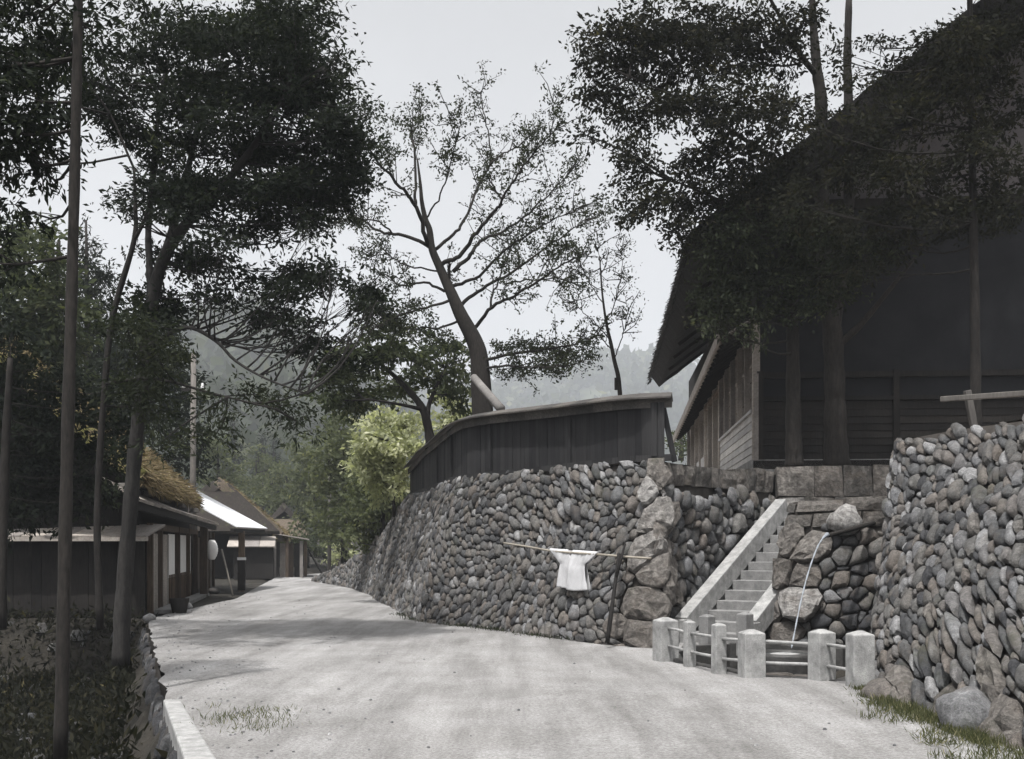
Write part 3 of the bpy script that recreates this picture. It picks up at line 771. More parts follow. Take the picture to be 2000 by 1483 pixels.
ubox = MB(); ubox.box((0, 0, 0), 1, 1, 1); ubm = ubox.mesh('plank'); ubm.materials.append(M['fence'])
while s < fence_end:
    wd = rnd.uniform(0.105, 0.165); p, tg, inn = fpos(max(0.001, s + wd / 2)); 
    if s + wd / 2 < 0: p = p + tg * (s + wd / 2)
    zt = fz(s); zb = 3.2
    o = bpy.data.objects.new('plank', ubm); C.objects.link(o)
    o.location = p + inn * (rnd.uniform(-0.008, 0.008)) + UP * ((zt + zb) / 2 - p.z); o.scale = (wd * 0.955, 0.022, zt - zb)
    o.rotation_euler = (0, rnd.gauss(0, 0.006), math.atan2(tg.y, tg.x) + rnd.gauss(0, 0.02)); o.parent = fe; o.matrix_parent_inverse = Matrix.Translation(-Vector(fe.location))
    s += wd
# battens, sill, cap
for sb in (2.75, 5.6, 8.2, 10.6, 0.02):
    p, tg, inn = fpos(sb); mb = MB(); zt = fz(sb)
    mb.box(p - inn * 0.045 + UP * ((zt + 3.18) / 2 - p.z), 0.1, 0.05, zt - 3.18, math.atan2(tg.y, tg.x)); mb.build('batten', 'fence', fe)
n = 26; S_ = [fence_end * i / n for i in range(n + 1)]
for i in range(n):
    a, ta, ia = fpos(S_[i] + (0.001 if i == 0 else 0)); b, tb, ib = fpos(S_[i + 1])
    if i == 0: a = a - ta * 0.16
    az, bz = fz(S_[i]), fz(S_[i + 1])
    def P3(p, inn, o, z): return Vector((p.x, p.y, 0)) + inn * o + UP * z
    mb = MB()   # sill
    mb.bar(P3(a, ia, -0.05, 3.17), P3(b, ib, -0.05, 3.17), 0.12, 0.11); mb.build('sill_beam', 'fence', fe)
    mb = MB()   # fascia under cap
    mb.bar(P3(a, ia, -0.075, az - 0.02), P3(b, ib, -0.075, bz - 0.02), 0.035, 0.15); mb.build('fascia_board', 'fence_cap', fe)
    for sgn in (-1, 1):
        mb = MB()   # cap boards, pitched both ways
        o1, o2 = (-0.24, 0.02) if sgn < 0 else (0.02, 0.28); z1, z2 = (0.055, 0.155) if sgn < 0 else (0.15, 0.05)
        v = [P3(a, ia, o1, az + z1), P3(b, ib, o1, bz + z1), P3(b, ib, o2, bz + z2), P3(a, ia, o2, az + z2)]
        v += [q + UP * 0.028 for q in v]
        mb.add(v, [(3, 2, 1, 0), (4, 5, 6, 7), (0, 1, 5, 4), (1, 2, 6, 5), (2, 3, 7, 6), (3, 0, 4, 7)]); mb.build('cap_board', 'fence_cap', fe)
p, tg, inn = fpos(0.001); mb = MB()
mb.bar(P3(p - tg * 0.0, inn, 0.02, 4.08), P3(p - tg * 0.2, inn, 0.1, 3.1), 0.09, 0.07, up=(0, 1, 0)); mb.build('end_brace', 'fence', fe)
# log propped on the tree behind the fence
mb = MB(); mb.tube([at(926, 738, 26.3), at(950, 766, 25.2), at(978, 798, 24.0)], [0.09, 0.095, 0.1], 10)
tag(mb.build('leaning_log', 'log', None, True), 'pale peeled log leaning from the tall tree onto the fence', 'log')

# ------------------------------------------------------------------ shirt on its pole
mb = MB(); pl = [at(984, 1061, 21.95), at(1030, 1068, 21.2), at(1075, 1076, 20.4), at(1120, 1080, 19.8), at(1168, 1083, 19.3), at(1225, 1088, 18.9), at(1272, 1091, 18.75)]
mb.tube(catmull(pl, 3), 0.02, 8); tag(mb.build('drying_pole', 'pole', None, True), 'long thin bamboo pole carrying the white shirt in front of the wall', 'pole')
mb = MB(); mb.tube(catmull([at(1186, 1256, 18.35), at(1194, 1195, 18.45), at(1203, 1130, 18.75), at(1209, 1082, 18.98)], 3), [0.038] * 4 + [0.032] * 6, 8)
mb.tube([at(1203, 1130, 18.75), at(1221, 1062, 18.9)], [0.03, 0.02], 6)
tag(mb.build('forked_post', 'dark_wood', None, True), 'dark forked wooden post leaning against the wall under the pole', 'post')
def shirt():
    # outline half widths: sleeve line then body; u across, v down (metres)
    lp, rp = at(1075, 1076, 20.4), at(1168, 1083, 19.3)
    mid = (lp + rp) / 2; ax = (rp - lp); W2_ = ax.length / 2; ax.normalize()
    nrm = Vector((ax.y, -ax.x, 0)); nrm.normalize()
    if nrm.y > 0: nrm = -nrm
    t = thing('white_shirt', 'white cotton kimono shirt hung by its sleeves on the pole', 'shirt', tuple(mid - UP * 0.7))
    H = 0.68
    for side in (1, -1):
        nu, nv = 40, 26; mb = MB(); idx = {}
        for j in range(nv + 1):
            v = H * j / nv
            bw = W2_ * 0.5
            if v < 0.24: hw = W2_ - (W2_ - bw) * (v / 0.24) ** 1.15
            else: hw = bw + 0.09 * ((v - 0.24) / 0.44)
            for i in range(nu + 1):
                u = (i / nu * 2 - 1) * hw
                sag = 0.02 * math.sin(u * 9) * (v / H)
                rip = (0.024 * math.sin(u * 15 + 0.8 * side + v) + 0.012 * math.sin(u * 33 + v * 6)) * min(1, v / 0.4) + 0.005 * math.sin(u * 60 + v * 18) * (1 if v < 0.3 else .4)
                p = mid + ax * u - UP * (v * (1 + 0.0) + 0.015 * math.sin(u * 8 + 1) * (v / H) - 0.03) + nrm * (side * (0.022 + 0.05 * min(1, v / 0.3) * max(0, 1 - (u / max(hw, .01)) ** 2)) + rip) 
                idx[i, j] = len(mb.v); mb.v.append(tuple(p)); mb.t.append(.5)
        for j in range(nv):
            for i in range(nu):
                u = ((i + .5) / nu * 2 - 1); v = H * (j + .5) / nv
                if side == 1 and abs(u * (W2_ if v < .05 else .5) + 0.03) < 0.045 - v * 0.35 and v < 0.13: continue
                mb.f.append((idx[i, j], idx[i + 1, j], idx[i + 1, j + 1], idx[i, j + 1]))
        o = mb.build('front_panel' if side == 1 else 'back_panel', 'cloth', t, True)
        sm = o.modifiers.new('solid', 'SOLIDIFY'); sm.thickness = 0.006
    a = [mid + ax * (-W2_ + 2 * W2_ * k / 20) + UP * 0.032 for k in range(21)]
    for half in (range(0, 8), range(10, 20)):
        mb = MB()
        for k in half:
            for (q, z) in (((-1, 0.0), (0, 0.014)), ((0, 0.014), (1, 0.0))):
                mb.quad(a[k] + nrm * q[0] * .024 + UP * q[1], a[k + 1] + nrm * q[0] * .024 + UP * q[1], a[k + 1] + nrm * z[0] * .024 + UP * z[1], a[k] + nrm * z[0] * .024 + UP * z[1])
        mb.build('sleeve_fold', 'cloth', t, True)
shirt()

# ------------------------------------------------------------------ big thatched building on the terrace
BA = Vector((0.08, 1, 0)).normalized(); BN = Vector((-BA.y, BA.x, 0)); BR = -BN       # along side wall, out to the left, along the gable
B0 = Vector((5.65, 26.0, 0))
def bp(a, n, z): return B0 + BA * a + BN * n + UP * z
big = thing('thatched_hall', 'large dark hall with steep thatched roof and windows on the raised terrace', 'building', (5.65, 26, 3.1))
def part(name, m, parent, fn, bevel=0, smooth=False):
    mb = MB(); fn(mb); return mb.build(name, m, parent, smooth, bevel)
AX = (BA, BN, UP)
SL, GW = 20.5, 14.0
part('foundation', 'granite_d', big, lambda b: b.box(bp(SL / 2, -GW / 2, 3.36), SL + 0.3, GW + 0.3, 0.52, ax=AX))
part('stone_step', 'granite', big, lambda b: b.box(bp(9.4, 0.55, 3.25), 6.0, 0.6, 0.3, ax=AX), 0.02)
# inner dark core
part('inner_wall', 'dark_wood', big, lambda b: b.box(bp(SL / 2, -GW / 2 - 0.1, 5.85), SL - 0.6, GW - 0.7, 4.5, ax=AX))
# side wall, first bay: silvered clapboards and windows
Z0, ZS, ZR, ZW = 3.62, 4.78, 5.98, 6.75
for i in range(6):
    z = Z0 + 0.19 * i
    part('clapboard', 'grey_wood', big, lambda b: b.box(bp(3.85, 0.045 - 0.0, z + 0.1), 7.3, 0.03, 0.215, ax=(BA, (BN + UP * 0.12).normalized(), (UP - BN * 0.12).normalized())))
part('window_sill', 'grey_wood', big, lambda b: b.box(bp(3.85, 0.06, ZS), 7.4, 0.12, 0.07, ax=AX))
def window(a0, a1, z0, z1, zr, nb=2):
    f = part('window', 'pale_wood', big, lambda b: [b.box(bp((a0 + a1) / 2, -0.05, z), a1 - a0, 0.05, 0.06, ax=AX) for z in (z0 + 0.03, zr, z1 - 0.03)] +
             [b.box(bp(a, -0.05, (z0 + z1) / 2), 0.05, 0.05, z1 - z0 - 0.13, ax=AX) for a in (a0 + 0.06, a1 - 0.06)])
    part('pane', 'glass', f, lambda b: b.box(bp((a0 + a1) / 2, -0.07, (z0 + zr) / 2), a1 - a0 - 0.16, 0.008, zr - z0 - 0.08, ax=AX))
    part('pane', 'glass', f, lambda b: b.box(bp((a0 + a1) / 2, -0.07, (zr + z1) / 2), a1 - a0 - 0.16, 0.008, z1 - zr - 0.08, ax=AX))
    for k in range(1, nb + 1):
        z = z0 + (zr - z0) * k / (nb + 1)
        part('glazing_bar', 'brown_wood', f, lambda b: b.box(bp((a0 + a1) / 2, -0.045, z), a1 - a0 - 0.16, 0.022, 0.022, ax=AX))
def side_post(a, wd=0.13, m='pale_wood', z1=ZW): part('post', m, big, lambda b: b.box(bp(a, 0.02, (Z0 + z1) / 2), wd, 0.17, z1 - Z0, ax=AX), 0.008)
bays = [0.1, 1.6, 3.1, 4.6, 6.1, 7.55]
for i in range(5): window(bays[i] + 0.07, bays[i + 1] - 0.07, ZS + 0.04, ZW, ZR)
for a in bays: part('post', 'pale_wood', big, lambda b: b.box(bp(a, 0.02, (ZS + ZW) / 2), 0.09, 0.14, ZW - ZS, ax=AX), 0.008)
side_post(0.0, 0.16, 'pale_wood'); side_post(7.62, 0.14)
# door bay
part('door_panel', 'paper', big, lambda b: b.box(bp(11.6, -0.02, 5.35), 1.1, 0.04, 1.9, ax=AX))
part('door_panel', 'dark_wood', big, lambda b: b.box(bp(10.3, -0.06, 4.9), 1.35, 0.05, 2.5, ax=AX))
for a in (9.4, 11.0, 12.3): side_post(a, 0.14)
part('transom', 'brown_wood', big, lambda b: b.box(bp(10.0, 0.05, 6.3), 4.9, 0.1, 0.14, ax=AX))
for i in range(4):
    a = 12.5 + 1.9 * i; window(a, a + 1.7, ZS + 0.04, ZW, ZR); side_post(a + 1.8, 0.12)
part('clapboard', 'grey_wood', big, lambda b: b.box(bp(16.3, 0.03, 4.2), 7.6, 0.04, 1.1, ax=AX))
# pent roof along the side
EZ = lambda a: 6.42 - 0.02 * a
EO = lambda a: 0.86 - 0.012 * a
for i in range(16):
    a0, a1 = 0.1 + i * 1.25, 0.1 + (i + 1) * 1.25 - 0.012
    def f(b):
        v = [bp(a0, EO(a0), EZ(a0)), bp(a1, EO(a1), EZ(a1)), bp(a1, 0.03, EZ(a1) + 0.5), bp(a0, 0.03, EZ(a0) + 0.5)]
        v += [q + UP * 0.05 for q in v]; b.add(v, [(3, 2, 1, 0), (4, 5, 6, 7), (0, 1, 5, 4), (1, 2, 6, 5), (2, 3, 7, 6), (3, 0, 4, 7)])
    part('pent_board', 'pale_wood', big, f)
part('fascia', 'pale_wood', big, lambda b: b.bar(bp(0.0, EO(0) + 0.02, EZ(0) + 0.0), bp(20.2, EO(20) + 0.02, EZ(20)), 0.06, 0.26))
for i in range(34):
    a = 0.2 + i * 0.59
    part('rafter', 'dark_wood', big, lambda b: b.bar(bp(a, EO(a) - 0.1, EZ(a) - 0.05), bp(a, 0.03, EZ(a) + 0.4), 0.09, 0.11))
part('soffit_board', 'pale_wood', big, lambda b: b.add([bp(0.1, EO(0) - 0.01, EZ(0) - 0.02), bp(20.1, EO(20) - 0.01, EZ(20) - 0.02), bp(20.1, EO(20) - 0.28, EZ(20) + 0.13), bp(0.1, EO(0) - 0.28, EZ(0) + 0.13)], [(0, 1, 2, 3)]))
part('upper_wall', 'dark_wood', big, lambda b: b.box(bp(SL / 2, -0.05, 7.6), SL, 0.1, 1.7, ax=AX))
# gable wall facing the road
def gp(x, z, o=0.0): return B0 + BR * x - BA * o + UP * z
GA = (BR, BA, UP)
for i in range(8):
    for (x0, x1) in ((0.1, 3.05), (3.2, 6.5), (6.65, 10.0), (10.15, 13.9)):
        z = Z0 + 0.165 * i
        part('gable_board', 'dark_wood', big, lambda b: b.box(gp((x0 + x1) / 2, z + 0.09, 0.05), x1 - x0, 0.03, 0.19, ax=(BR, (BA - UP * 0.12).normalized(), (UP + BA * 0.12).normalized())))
part('gable_sill', 'dark_wood', big, lambda b: b.box(gp(7, 3.5, 0.05), 14.2, 0.2, 0.2, ax=GA))
def gable_panel(b, z0, z1, o):
    # plaster between z0 and z1 following the roof slope
    def xl(z): return max(0.05, (z - 8.0) / 0.78 - 0.6)
    b.add([gp(xl(z0), z0, o), gp(13.95, z0, o), gp(13.95, z1, o), gp(xl(z1), z1, o)], [(0, 1, 2, 3)])
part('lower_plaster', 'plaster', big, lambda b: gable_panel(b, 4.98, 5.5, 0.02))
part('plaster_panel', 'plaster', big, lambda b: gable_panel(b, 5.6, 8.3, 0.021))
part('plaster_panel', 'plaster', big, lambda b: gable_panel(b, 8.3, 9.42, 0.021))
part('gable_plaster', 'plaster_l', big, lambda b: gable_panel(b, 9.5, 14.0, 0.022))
for z, h in ((5.02, 0.1), (5.56, 0.13), (9.46, 0.2)): part('beam', 'dark_wood', big, lambda b: b.box(gp(7.0 + max(0, (z - 8.3) * 0.6), z, 0.07), 13.9 - max(0, (z - 8.3) * 1.2), 0.12, h, ax=GA))
for x in (0.06, 3.12, 6.58, 10.08, 13.9): part('gable_post', 'dark_wood', big, lambda b: b.box(gp(x, 4.6 if x else 5, 0.075), 0.14, 0.14, 2.1, ax=GA))
part('corner_board', 'pale_wood', big, lambda b: b.box(gp(-0.03, 4.6, 0.1), 0.1, 0.1, 2.0, ax=GA))
# thatched roof: thick slopes meeting at the ridge
def roof_slope(b, eave_n, eave_z, ridge_n, ridge_z, a0, a1, th, nu=40, nv=18, amp=0.05, P=bp, und=True):
    idx = {}
    L = math.hypot(eave_n - ridge_n, eave_z - ridge_z); dn, dz = (ridge_n - eave_n) / L, (ridge_z - eave_z) / L
    nn, nz = (dz, -dn) if -dn > 0 else (-dz, dn)
    for lay, t in ((0, 0.0), (1, -th)):
        for j in range(nv + 1):
            q = L * j / nv
            for i in range(nu + 1):
                a = a0 + (a1 - a0) * i / nu
                e = amp * noise.noise((a * 1.7, q * 1.7, lay * 5 + eave_n)) + amp * 0.7 * noise.noise((a * 5, q * 5, lay))
                ed = (0.05 * noise.noise((a * 2.3, lay * 3.0, 7)) + 0.05 * noise.noise((a * 9.0, lay * 3.0, 3))) if j == 0 else 0
                eg = 0.12 * noise.noise((q * 2.3, lay * 3.0, 9)) if i in (0, nu) else 0
                n_ = eave_n + dn * (q + ed) + nn * (t + e); z_ = eave_z + dz * (q + ed) + nz * (t + e)
                if lay == 1 and j == 0: n_ += 0.0; z_ += 0.0
                idx[lay, i, j] = len(b.v); b.v.append(tuple(P(a + eg, n_, z_))); b.t.append(.5)
    for lay in (0, 1):
        for j in range(nv):
            for i in range(nu): b.f.append((idx[lay, i, j], idx[lay, i + 1, j], idx[lay, i + 1, j + 1], idx[lay, i, j + 1]))
    for i in range(nu): b.f.append((idx[0, i, 0], idx[0, i + 1, 0], idx[1, i + 1, 0], idx[1, i, 0])); b.f.append((idx[0, i, nv], idx[0, i + 1, nv], idx[1, i + 1, nv], idx[1, i, nv]))
    for j in range(nv): b.f.append((idx[0, 0, j], idx[0, 0, j + 1], idx[1, 0, j + 1], idx[1, 0, j])); b.f.append((idx[0, nu, j], idx[0, nu, j + 1], idx[1, nu, j + 1], idx[1, nu, j]))
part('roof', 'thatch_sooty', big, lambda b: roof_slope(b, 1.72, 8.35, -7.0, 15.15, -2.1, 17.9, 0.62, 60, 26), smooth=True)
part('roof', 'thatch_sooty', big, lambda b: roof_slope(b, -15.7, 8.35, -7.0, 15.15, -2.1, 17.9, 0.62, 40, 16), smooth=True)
part('ridge_roll', 'thatch_sooty', big, lambda b: b.tube([bp(-2.2, -7, 15.1), bp(8, -7, 15.2), bp(18, -7, 15.1)], 0.5, 10), smooth=True)
part('bargeboard', 'dark_wood', big, lambda b: b.bar(bp(-1.7, 1.3, 7.9), bp(-1.7, -6.9, 14.3), 0.16, 0.3, up=(0, 1, 0)))
for i in range(8):
    a = -1.5 + 2.4 * i
    part('eave_rafter', 'dark_wood', big, lambda b: b.bar(bp(a, 1.25, 7.75), bp(a, -0.1, 8.75), 0.1, 0.1))

# wooden handrail on the right-hand terrace
t = thing('wooden_rail', 'weathered timber crossbar on a short leaning post above the right wall', 'rail', tuple(at(1900, 830, 14.6)))
part('post', 'pole_grey', t, lambda b: b.bar(at(1903, 838, 14.6), at(1889, 763, 14.6), 0.085, 0.08, up=(0, 1, 0)), 0.01)
part('crossbar', 'pole_grey', t, lambda b: b.bar(at(1838, 780, 14.75), at(2010, 768, 13.6), 0.05, 0.07), 0.01)

# ------------------------------------------------------------------ village houses on the left
HU = Vector((-0.174, 0.985, 0)).normalized(); HV = Vector((HU.y, -HU.x, 0)); H0 = Vector((-8.8, 27.2, 0))
def hp(u, v, z): return H0 + HU * u + HV * v + UP * z
HA = (HU, HV, UP)
def slab(b, pts, th):
    v = [Vector(p) for p in pts]; n = (v[1] - v[0]).cross(v[3] - v[0]).normalized()
    if n.z < 0: n = -n
    v += [q + n * th for q in v]; b.add(v, [(3, 2, 1, 0), (4, 5, 6, 7), (0, 1, 5, 4), (1, 2, 6, 5), (2, 3, 7, 6), (3, 0, 4, 7)])
hA = thing('thatched_house', 'nearest village house with mossy thatch, board eave and paper screens', 'house', tuple(hp(0, 0, 0)))
part('wall', 'dark_wood', hA, lambda b: b.box(hp(5.4, -3.2, 1.6), 10.8, 6.0, 3.3, ax=HA))
# road front bays: (u0,u1,kind)
for (u0, u1, kind) in ((0.1, 0.7, 'dark'), (0.75, 1.7, 'boards'), (1.85, 2.6, 'dark'), (2.7, 3.9, 'boards'), (4.0, 5.3, 'screen'), (5.9, 8.2, 'screen'), (8.4, 9.6, 'screen'), (9.7, 10.7, 'dark')):
    if kind == 'screen':
        p_ = part('screen', 'brown_wood', hA, lambda b: b.box(hp((u0 + u1) / 2, 0.0, 0.38), u1 - u0, 0.05, 0.72, ax=HA))
        part('paper', 'paper', p_, lambda b: b.box(hp((u0 + u1) / 2, 0.0, 1.37), u1 - u0, 0.035, 1.22, ax=HA))
        nb = max(2, int((u1 - u0) / 0.3))
        for k in range(nb + 1):
            uu = u0 + (u1 - u0) * k / nb
            part('slat', 'brown_wood', p_, lambda b: b.box(hp(uu, 0.035, 0.45), 0.03, 0.03, 0.8, ax=HA))
    elif kind == 'boards':
        for k in range(3):
            uu = u0 + (u1 - u0) * (k + .5) / 3
            part('board', 'pale_wood', hA, lambda b: b.box(hp(uu, 0.0, 0.98), (u1 - u0) / 3 - 0.02, 0.04, 1.95, ax=HA))
for u in (0.02, 1.78, 5.6, 8.3, 10.75): part('post', 'brown_wood', hA, lambda b: b.box(hp(u, 0.06, 1.1), 0.14, 0.14, 2.2, ax=HA))
part('eave_post', 'brown_wood', hA, lambda b: b.box(hp(9.9, 0.4, 1.15), 0.24, 0.24, 2.3, ax=HA), 0.01)
part('lintel', 'brown_wood', hA, lambda b: b.box(hp(5.4, 0.05, 2.12), 10.9, 0.13, 0.16, ax=HA))
part('doorstep', 'granite_d', hA, lambda b: b.box(hp(5.6, 0.3, 0.03), 10.4, 0.4, 0.1, ax=HA))
# pent roof of boards
ev = lambda u: float(np.interp(u, [-2.5, 9.5], [0.16, 0.9])); ez = lambda u: float(np.interp(u, [-2.5, 9.5], [2.62, 2.34]))
for k in range(14):
    u0 = -2.5 + 12.2 * k / 14; u1 = u0 + 12.2 / 14 - 0.015; j = rnd.uniform(-0.03, 0.03)
    part('roof_board', 'pale_wood', hA, lambda b: slab(b, [hp(u0, ev(u0) + j, ez(u0)), hp(u1, ev(u1) + j, ez(u1)), hp(u1, -0.7, ez(u1) + 0.5), hp(u0, -0.7, ez(u0) + 0.5)], 0.07))
for k in range(5):
    u0 = -2.0 + 2.4 * k
    boul = part('roof_stone', 'stone', hA, lambda b: b.box(hp(u0, ev(u0) - 0.45, ez(u0) + 0.37), 0.3, 0.22, 0.14, rz=k, taper=0.6), 0.03)
part('eave_beam', 'dark_wood', hA, lambda b: b.bar(hp(-2.4, ev(-2.4) - 0.12, ez(-2.4) - 0.09), hp(9.5, ev(9.5) - 0.12, ez(9.5) - 0.09), 0.12, 0.14))
part('thatch', 'thatch_moss', hA, lambda b: roof_slope(b, 0.25, 3.3, -4.2, 7.3, -2.0, 9.9, 0.38, 110, 30, 0.04, P=hp), smooth=True)
part('thatch', 'thatch_moss', hA, lambda b: roof_slope(b, -8.6, 3.3, -4.2, 7.3, -2.0, 9.9, 0.38, 30, 14, 0.09, P=hp), smooth=True)
for q in (-0.2, 9.5): part('gable_wall', 'dark_wood', hA, lambda b: b.add([hp(q, 0, 3.2), hp(q, -8.2, 3.2), hp(q, -4.1, 6.9)], [(0, 1, 2)]))
# low shed facing the ditch
sh = thing('board_shed', 'low dark board shed with a pale shingle roof edge behind the tree trunks', 'shed', (-10.5, 26.2, 0))
for k in range(22):
    x = -13.3 + 0.22 * k
    part('board', 'dark_wood', sh, lambda b: b.box((x, 26.3 + 0.01 * (k % 3), 0.88), 0.212, 0.03, 1.78))
part('wall', 'dark_wood', sh, lambda b: b.box((-11.3, 27.0, 0.86), 4.4, 1.2, 1.7))
for k in range(9):
    x0 = -13.6 + 0.58 * k
    part('shingle', 'pale_wood', sh, lambda b: slab(b, [(x0, 25.85 + rnd.uniform(-.05, .05), 1.83), (x0 + 0.56, 25.85 + rnd.uniform(-.05, .05), 1.83), (x0 + 0.56, 27.3, 2.12), (x0, 27.3, 2.12)], 0.05))
part('eave_board', 'pale_wood', sh, lambda b: b.bar((-13.6, 25.84, 1.8), (-8.35, 25.84, 1.8), 0.04, 0.1))

# white roofed house
hB = thing('white_roofed_house', 'house with a bare bright white roof next to the mossy thatch', 'house', tuple(hp(12, -2, 0)))
part('wall', 'dark_wood', hB, lambda b: b.box(hp(15.2, -2.9, 1.4), 7.5, 4.4, 2.8, ax=HA))
E1, E2 = Vector((-9.54, 39.0, 2.30)), Vector((-10.0, 46.0, 2.36))
v1 = -HV
for k in range(7):
    a, b_ = E1.lerp(E2, k / 7), E1.lerp(E2, (k + 0.99) / 7)
    part('roof_sheet', 'sheet', hB, lambda b: slab(b, [a, b_, b_ + v1 * 3.6 + UP * 1.98, a + v1 * 3.6 + UP * 1.98], 0.035))
part('roof_back', 'sheet', hB, lambda b: slab(b, [E1 + v1 * 7.2, E2 + v1 * 7.2, E2 + v1 * 3.62 + UP * 1.95, E1 + v1 * 3.62 + UP * 1.95], 0.035))
part('eave_beam', 'dark_wood', hB, lambda b: b.bar(E1 - HV * 0.15 - UP * 0.1, E2 - HV * 0.15 - UP * 0.1, 0.12, 0.13))
for k, (u, v, m) in enumerate(((12.9, 0.2, 'pale_wood'), (14.2, 0.15, 'brown_wood'), (15.4, 0.1, 'pale_wood'), (16.6, 0.0, 'brown_wood'), (18.0, 0, 'brown_wood'))):
    part('post', m, hB, lambda b: b.box(hp(u, v, 1.1), 0.14, 0.14, 2.2, ax=HA))
for (u0, u1, m) in ((12.3, 12.8, 'grey_wood'), (14.4, 15.3, 'dark_wood'), (15.6, 16.4, 'pale_wood'), (16.8, 17.8, 'brown_wood')):
    part('wall_panel', m, hB, lambda b: b.box(hp((u0 + u1) / 2, -0.5, 1.0), u1 - u0, 0.06, 2.0, ax=HA))
# low lean-to between
# brown thatched house and its lean-to
def hc(u, v, z): return Vector((-12.75, 60.0, 0)) + HU * u + HV * v + UP * z
hC = thing('thatched_house', 'brown thatched house beyond the white roof, with a pale board lean-to', 'house', tuple(hc(0, 0, 0)))
part('wall', 'dark_wood', hC, lambda b: b.box(hc(4.5, -3.0, 1.3), 8.0, 5.4, 2.6, ax=HA))
part('thatch', 'thatch_brown', hC, lambda b: roof_slope(b, 0.55, 2.45, -2.8, 5.3, 0.0, 9.0, 0.45, 40, 18, 0.1, P=hc), smooth=True)
part('thatch', 'thatch_grey', hC, lambda b: roof_slope(b, -6.2, 2.45, -2.8, 5.3, 0.0, 9.0, 0.45, 30, 12, 0.1, P=hc), smooth=True)
part('hip_thatch', 'thatch_grey', hC, lambda b: slab(b, [hc(-1.1, 0.4, 2.3), hc(-1.1, -6.0, 2.3), hc(0.6, -3.3, 4.9), hc(0.6, -2.3, 4.9)], 0.3))
part('gable_wall', 'dark_wood', hC, lambda b: b.add([hc(0.7, 0.2, 2.4), hc(0.7, -5.8, 2.4), hc(0.7, -2.8, 5.0)], [(0, 1, 2)]))
for k in range(4):
    a = -0.2 + 1.7 * k
    part('lean_to_board', 'pale_wood', hC, lambda b: slab(b, [hc(a, 1.9, 2.02), hc(a + 1.66, 1.9, 2.02), hc(a + 1.66, -0.1, 2.36), hc(a, -0.1, 2.36)], 0.05))
for k, (u, v) in enumerate(((0.0, 0.1), (0.1, 0.75), (0.2, 1.5), (1.8, 1.7), (3.6, 1.7), (5.4, 1.7))):
    part('post', 'brown_wood' if k % 2 else 'pale_wood', hC, lambda b: b.box(hc(u, v, 0.98), 0.17, 0.17, 1.96, ax=HA))
for k in range(4):
    part('wall_panel', ('dark_wood', 'pale_wood', 'brown_wood', 'dark_wood')[k], hC, lambda b: b.box(hc(0.75 + 0.02 * k, 0.15 + 0.38 * k, 0.92), 0.06, 0.34, 1.84, ax=HA))
for k in range(3):
    part('side_lean_to_board', 'pale_wood', hC, lambda b: slab(b, [hc(-2.3, -2.2 + 0.8 * k, 1.62), hc(-2.3, -1.42 + 0.8 * k, 1.62), hc(-0.3, -1.42 + 0.8 * k, 2.15), hc(-0.3, -2.2 + 0.8 * k, 2.15)], 0.05))
part('side_wall', 'dark_wood', hC, lambda b: b.box(hc(-1.2, -0.9, 0.8), 1.6, 2.0, 1.6, ax=HA))
# far thatched house
hD = thing('thatched_house', 'farthest small thatched house with a dark gable at the road bend', 'house', (-14.6, 78, 0))
def hq(u, v, z): return Vector((-14.5, 78.0, 0)) + HU * u + HV * v + UP * z
part('wall', 'dark_wood', hD, lambda b: b.box(hq(3, -1.6, 1.2), 5, 3.6, 2.4, ax=HA))
part('thatch', 'thatch_grey', hD, lambda b: roof_slope(b, 1.0, 2.1, -1.3, 4.7, 0.0, 6.0, 0.35, 24, 14, 0.08, P=hq), smooth=True)
part('thatch', 'thatch_grey', hD, lambda b: roof_slope(b, -3.6, 2.1, -1.3, 4.7, 0.0, 6.0, 0.35, 24, 14, 0.08, P=hq), smooth=True)
part('gable_wall', 'dark_wood', hD, lambda b: b.add([hq(0.3, 0.6, 2.3), hq(0.3, -3.2, 2.3), hq(0.3, -1.3, 4.4)], [(0, 1, 2)]))
part('hip_thatch', 'thatch_brown', hD, lambda b: slab(b, [hq(-1.3, 1.0, 2.0), hq(-1.3, -3.6, 2.0), hq(0.2, -2.3, 3.4), hq(0.2, -0.3, 3.4)], 0.25))
part('porch_roof', 'pale_wood', hD, lambda b: slab(b, [hq(-1.2, 2.6, 1.75), hq(2.5, 2.6, 1.75), hq(2.5, 0.9, 2.1), hq(-1.2, 0.9, 2.1)], 0.06))
for u in (-1.0, 0.8, 2.3): part('post', 'brown_wood', hD, lambda b: b.box(hq(u, 2.4, 0.9), 0.14, 0.14, 1.75, ax=HA))

# things in front of the houses
def lantern():
    c = at(414, 1074, 37.2); t = thing('paper_lantern', 'pale oval paper lantern hanging under the eave by the corner post', 'lantern', tuple(c))
    prof = []
    for k in range(17):
        q = k / 16; r_ = 0.19 * math.sin(math.pi * (0.06 + 0.88 * q)) ** 0.6 + (0.012 if k % 2 else 0); prof.append((r_, 0.33 - 0.66 * q))
    mb = MB(); lathe(mb, c, prof, 18); mb.build('shade', 'paper', t, True)
    part('cord', 'dark_wood', t, lambda b: b.tube([c + UP * 0.32, c + UP * 0.75], 0.012, 5))
    part('rim', 'dark_wood', t, lambda b: lathe(b, c, [(0.08, 0.33), (0.1, 0.33), (0.1, 0.38), (0.08, 0.38)], 14))
lantern()
mb = MB(); mb.tube([at(433, 1073, 37.0), at(455, 1163, 36.3)], 0.03, 7); tag(mb.build('leaning_pole', 'pole', None, True), 'thin pole leaning beside the lantern in front of the white roofed house', 'pole')
pc = at(472, 1150, 41.0); t = thing('banded_post', 'dark post with a white band at the white roofed house', 'post', (pc.x, pc.y, 0))
